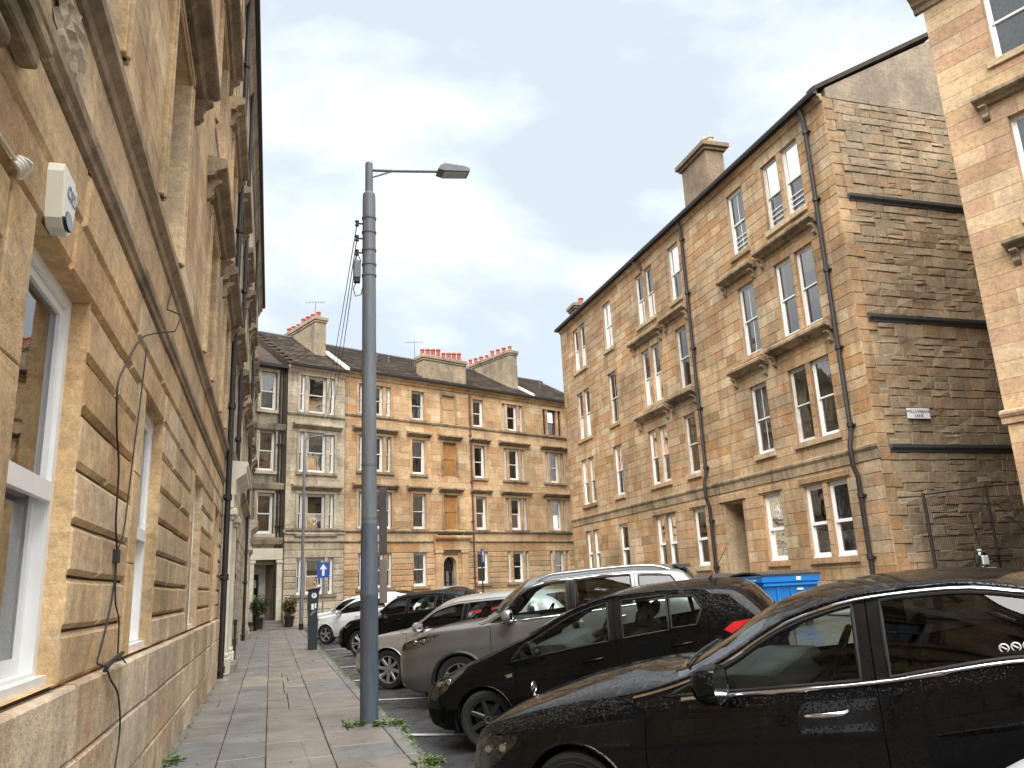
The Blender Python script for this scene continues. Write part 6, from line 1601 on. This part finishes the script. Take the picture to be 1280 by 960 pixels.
S2['sh'] = [(0, .54), (.06, .60), (.34, .70), (.83, .79), (1.37, .85), (2.32, .935), (3.3, .985), (3.7, .98), (3.9, .9), (3.985, .8), (4.02, .52)]
S2['low'] = [(0, .31), (.1, .26), (.35, .22), (.8, .2), (3.1, .2), (3.7, .26), (4.02, .34)]
S2['screen'] = (1.16, 1.98); S2['rearwin'] = (1.06, 1.335, .56); S2['rear_from'] = 3.55; S2['ew'] = [(0, .49), (.08, .66), (.25, .78), (1.12, .84), (1.45, .82), (1.95, .76), (2.5, .72), (3.5, .70), (3.65, .71), (3.9, .80), (4.02, .7)]
S2['plan'] = [(0, .6), (.03, .67), (.08, .735), (.16, .80), (.32, .925), (.6, .978), (.95, 1.0), (2.3, 1.0), (3.4, .985), (3.72, .945), (3.9, .88), (3.98, .82), (4.02, .72)]
# 3 bronze grey SUV
S3 = spec(4.695, 1.80, 1.69, .93, 1.13, 1.24, 1.98, 4.15, 1.62, 4.52, 1.17, .95, 2.67, .345, 1.06, 1.17, rw=.68, nose=.66, clad=True, rails=(2.1, 4.0), lip=.03, zn_low=.3, handle='alloy', chrome=(1.60, 3.9),
          glass=[dict(front=1, x0=1.3, x1=2.54, door=0, mt=.055), dict(x0=2.66, x1=3.45, door=1, mt=.055, mat='dark_glass'), dict(x0=3.56, x1=4.20, x1t=4.0, door=None, mt=.06, mb=.04, mat='dark_glass')],
          doors=[(1.46, 2.60), (2.60, 3.5)],
          headlight=[(.06, .80), (.10, .90), (.45, .975), (.70, .99), (.55, .90), (.30, .82)], taillight=[(4.35, 1.0), (4.35, 1.14), (4.66, 1.14), (4.68, .98)], spokes=5, grille=(.55, .86, .45), mirror=(1.74, 1.16), mirror_size=1.15, mirror_mat='alloy', spoiler=4.15)
# 4 silver estate
S4 = spec(4.45, 1.79, 1.45, .72, .97, 1.12, 1.90, 3.85, 1.38, 4.28, 1.02, .88, 2.65, .325, .92, 1.02, rw=.66, spokes=8, double=False,
          glass=[dict(front=1, x0=1.2, x1=2.36, door=0, mt=.05), dict(x0=2.46, x1=3.38, x1t=3.30, door=1, mt=.05)], doors=[(1.32, 2.41), (2.41, 3.4)],
          headlight=[(.05, .62), (.1, .70), (.4, .78), (.68, .82), (.5, .7), (.25, .62)], taillight=[(4.2, .84), (4.2, .92), (4.42, .92), (4.42, .82)], mirror=(1.60, 1.0))
# 5 black hatchback further on, 6 and 7 white cars
S5 = spec(4.26, 1.79, 1.49, .74, 1.0, 1.12, 1.85, 3.70, 1.42, 4.10, 1.03, .86, 2.63, .33, .93, 1.02, rw=.66, spokes=5, twist=.5,
          glass=[dict(front=1, x0=1.2, x1=2.30, door=0, mt=.05), dict(x0=2.40, x1=3.15, door=1, mt=.05), dict(x0=3.19, x1=3.45, x1t=3.33, door=1, mt=.06)], doors=[(1.30, 2.35), (2.35, 3.25)],
          headlight=[(.05, .66), (.1, .75), (.4, .82), (.66, .86), (.5, .75), (.25, .66)], taillight=[(4.08, .84), (4.08, .91), (4.24, .91), (4.24, .84)], mirror=(1.58, 1.0))
S6 = spec(4.05, 1.70, 1.45, .72, .97, 1.02, 1.80, 3.50, 1.38, 3.88, 1.02, .82, 2.46, .31, .91, 1.03, rw=.65, spokes=5, double=False, mirror_mat='white_paint',
          glass=[dict(front=1, x0=1.1, x1=2.40, door=0, mt=.05), dict(x0=2.50, x1=3.25, x1t=3.05, door=None, mt=.05)], doors=[(1.22, 2.46)],
          headlight=[(.05, .62), (.1, .72), (.35, .80), (.60, .84), (.45, .73), (.2, .62)], taillight=[(3.8, .85), (3.8, 1.0), (4.03, .98), (4.03, .84)], mirror=(1.46, .99))
H0 = -1
GR = 'cars parked nose to the pavement'
c1, k1 = car('parked_car', 'black saloon with chrome window line and star ornament on its bonnet, nearest in the row', S1, 1.125, 5.4, -46, MAT['black_paint'], GR, g0=-.12, s0=.05)
car('parked_car', 'black hatchback with black wheels and a red tail lamp, second in the row', S2, 1.60, 9.32, -38, MAT['black_paint2'], GR, 14, g0=-.28, s0=.11)
car('parked_car', 'bronze grey high roofed car with roof rails beyond the black hatchback', S3, 1.72, 11.8, -28, MAT['grey_paint'], GR)
car('parked_car', 'silver hatchback between the grey high roofed car and the lamp post', S4, 1.32, 15.0, -42, MAT['silver_paint'], GR)
car('parked_car', 'small black hatchback behind the lamp post, bright spoked wheels', S5, 1.6, 22.4, -42, MAT['black_paint2'], GR)
car('parked_car', 'white two door hatchback nearest the parking meter', S6, 1.2, 29, -42, MAT['white_paint'], GR)
car('parked_car', 'white car with roof bars farthest along the pavement', dict(S5, rails=(2.0, 3.5)), 1.2, 32.4, -42, MAT['white_paint'], GR)
car('parked_car', 'pale blue car in the distance before the arched entrance', S6, 8.2, 30.5, 95, MAT['blue_paint'])
car('parked_car', 'dark car roof just visible beyond the small black hatchback', S5, 5.9, 29.5, 95, MAT['black_paint2'])
car('parked_car', 'white car cut by the lower right corner of the photo', S4, 1.30, 1.70, -44, MAT['white_paint'], GR, g0=-.12, s0=.05)
# bonnet ornament and stickers of the nearest car
OX = k1['OX']; xo = .20; zo = k1['top'](xo)
m = MB(); m.tube([(OX + xo, 0, zo - .005), (OX + xo, 0, zo + .025)], [.014, .005], 8); m.tube([(OX + xo, .036 * math.cos(a), zo + .062 + .036 * math.sin(a)) for a in [2 * PI * i / 20 for i in range(20)]], .0035, 6, closed=True)
for k in range(3): a = PI / 2 + k * 2 * PI / 3; m.tube([(OX + xo, 0, zo + .062), (OX + xo, .035 * math.cos(a), zo + .062 + .035 * math.sin(a))], [.006, .002], 5)
m.build('bonnet_ornament', MAT['chrome'], c1, smooth=50)
m = MB()
for k in range(4):
    xx = 3.22 + k * .05; zz = k1['sh'](xx) + .075; yy = -(k1['side_y'](xx, zz) + .003)
    m.tube([(OX + xx + .019 * math.cos(a), yy, zz + .019 * math.sin(a)) for a in [2 * PI * i / 14 for i in range(14)]], .004, 4, closed=True); m.tube([(OX + xx - .012, yy, zz + .008), (OX + xx + .01, yy, zz - .006)], .004, 4)
m.box(OX + 3.2, OX + 3.41, yy - .001, yy + .001, zz - .035, zz - .025); m.build('window_sticker', MAT['sign_white'], c1)
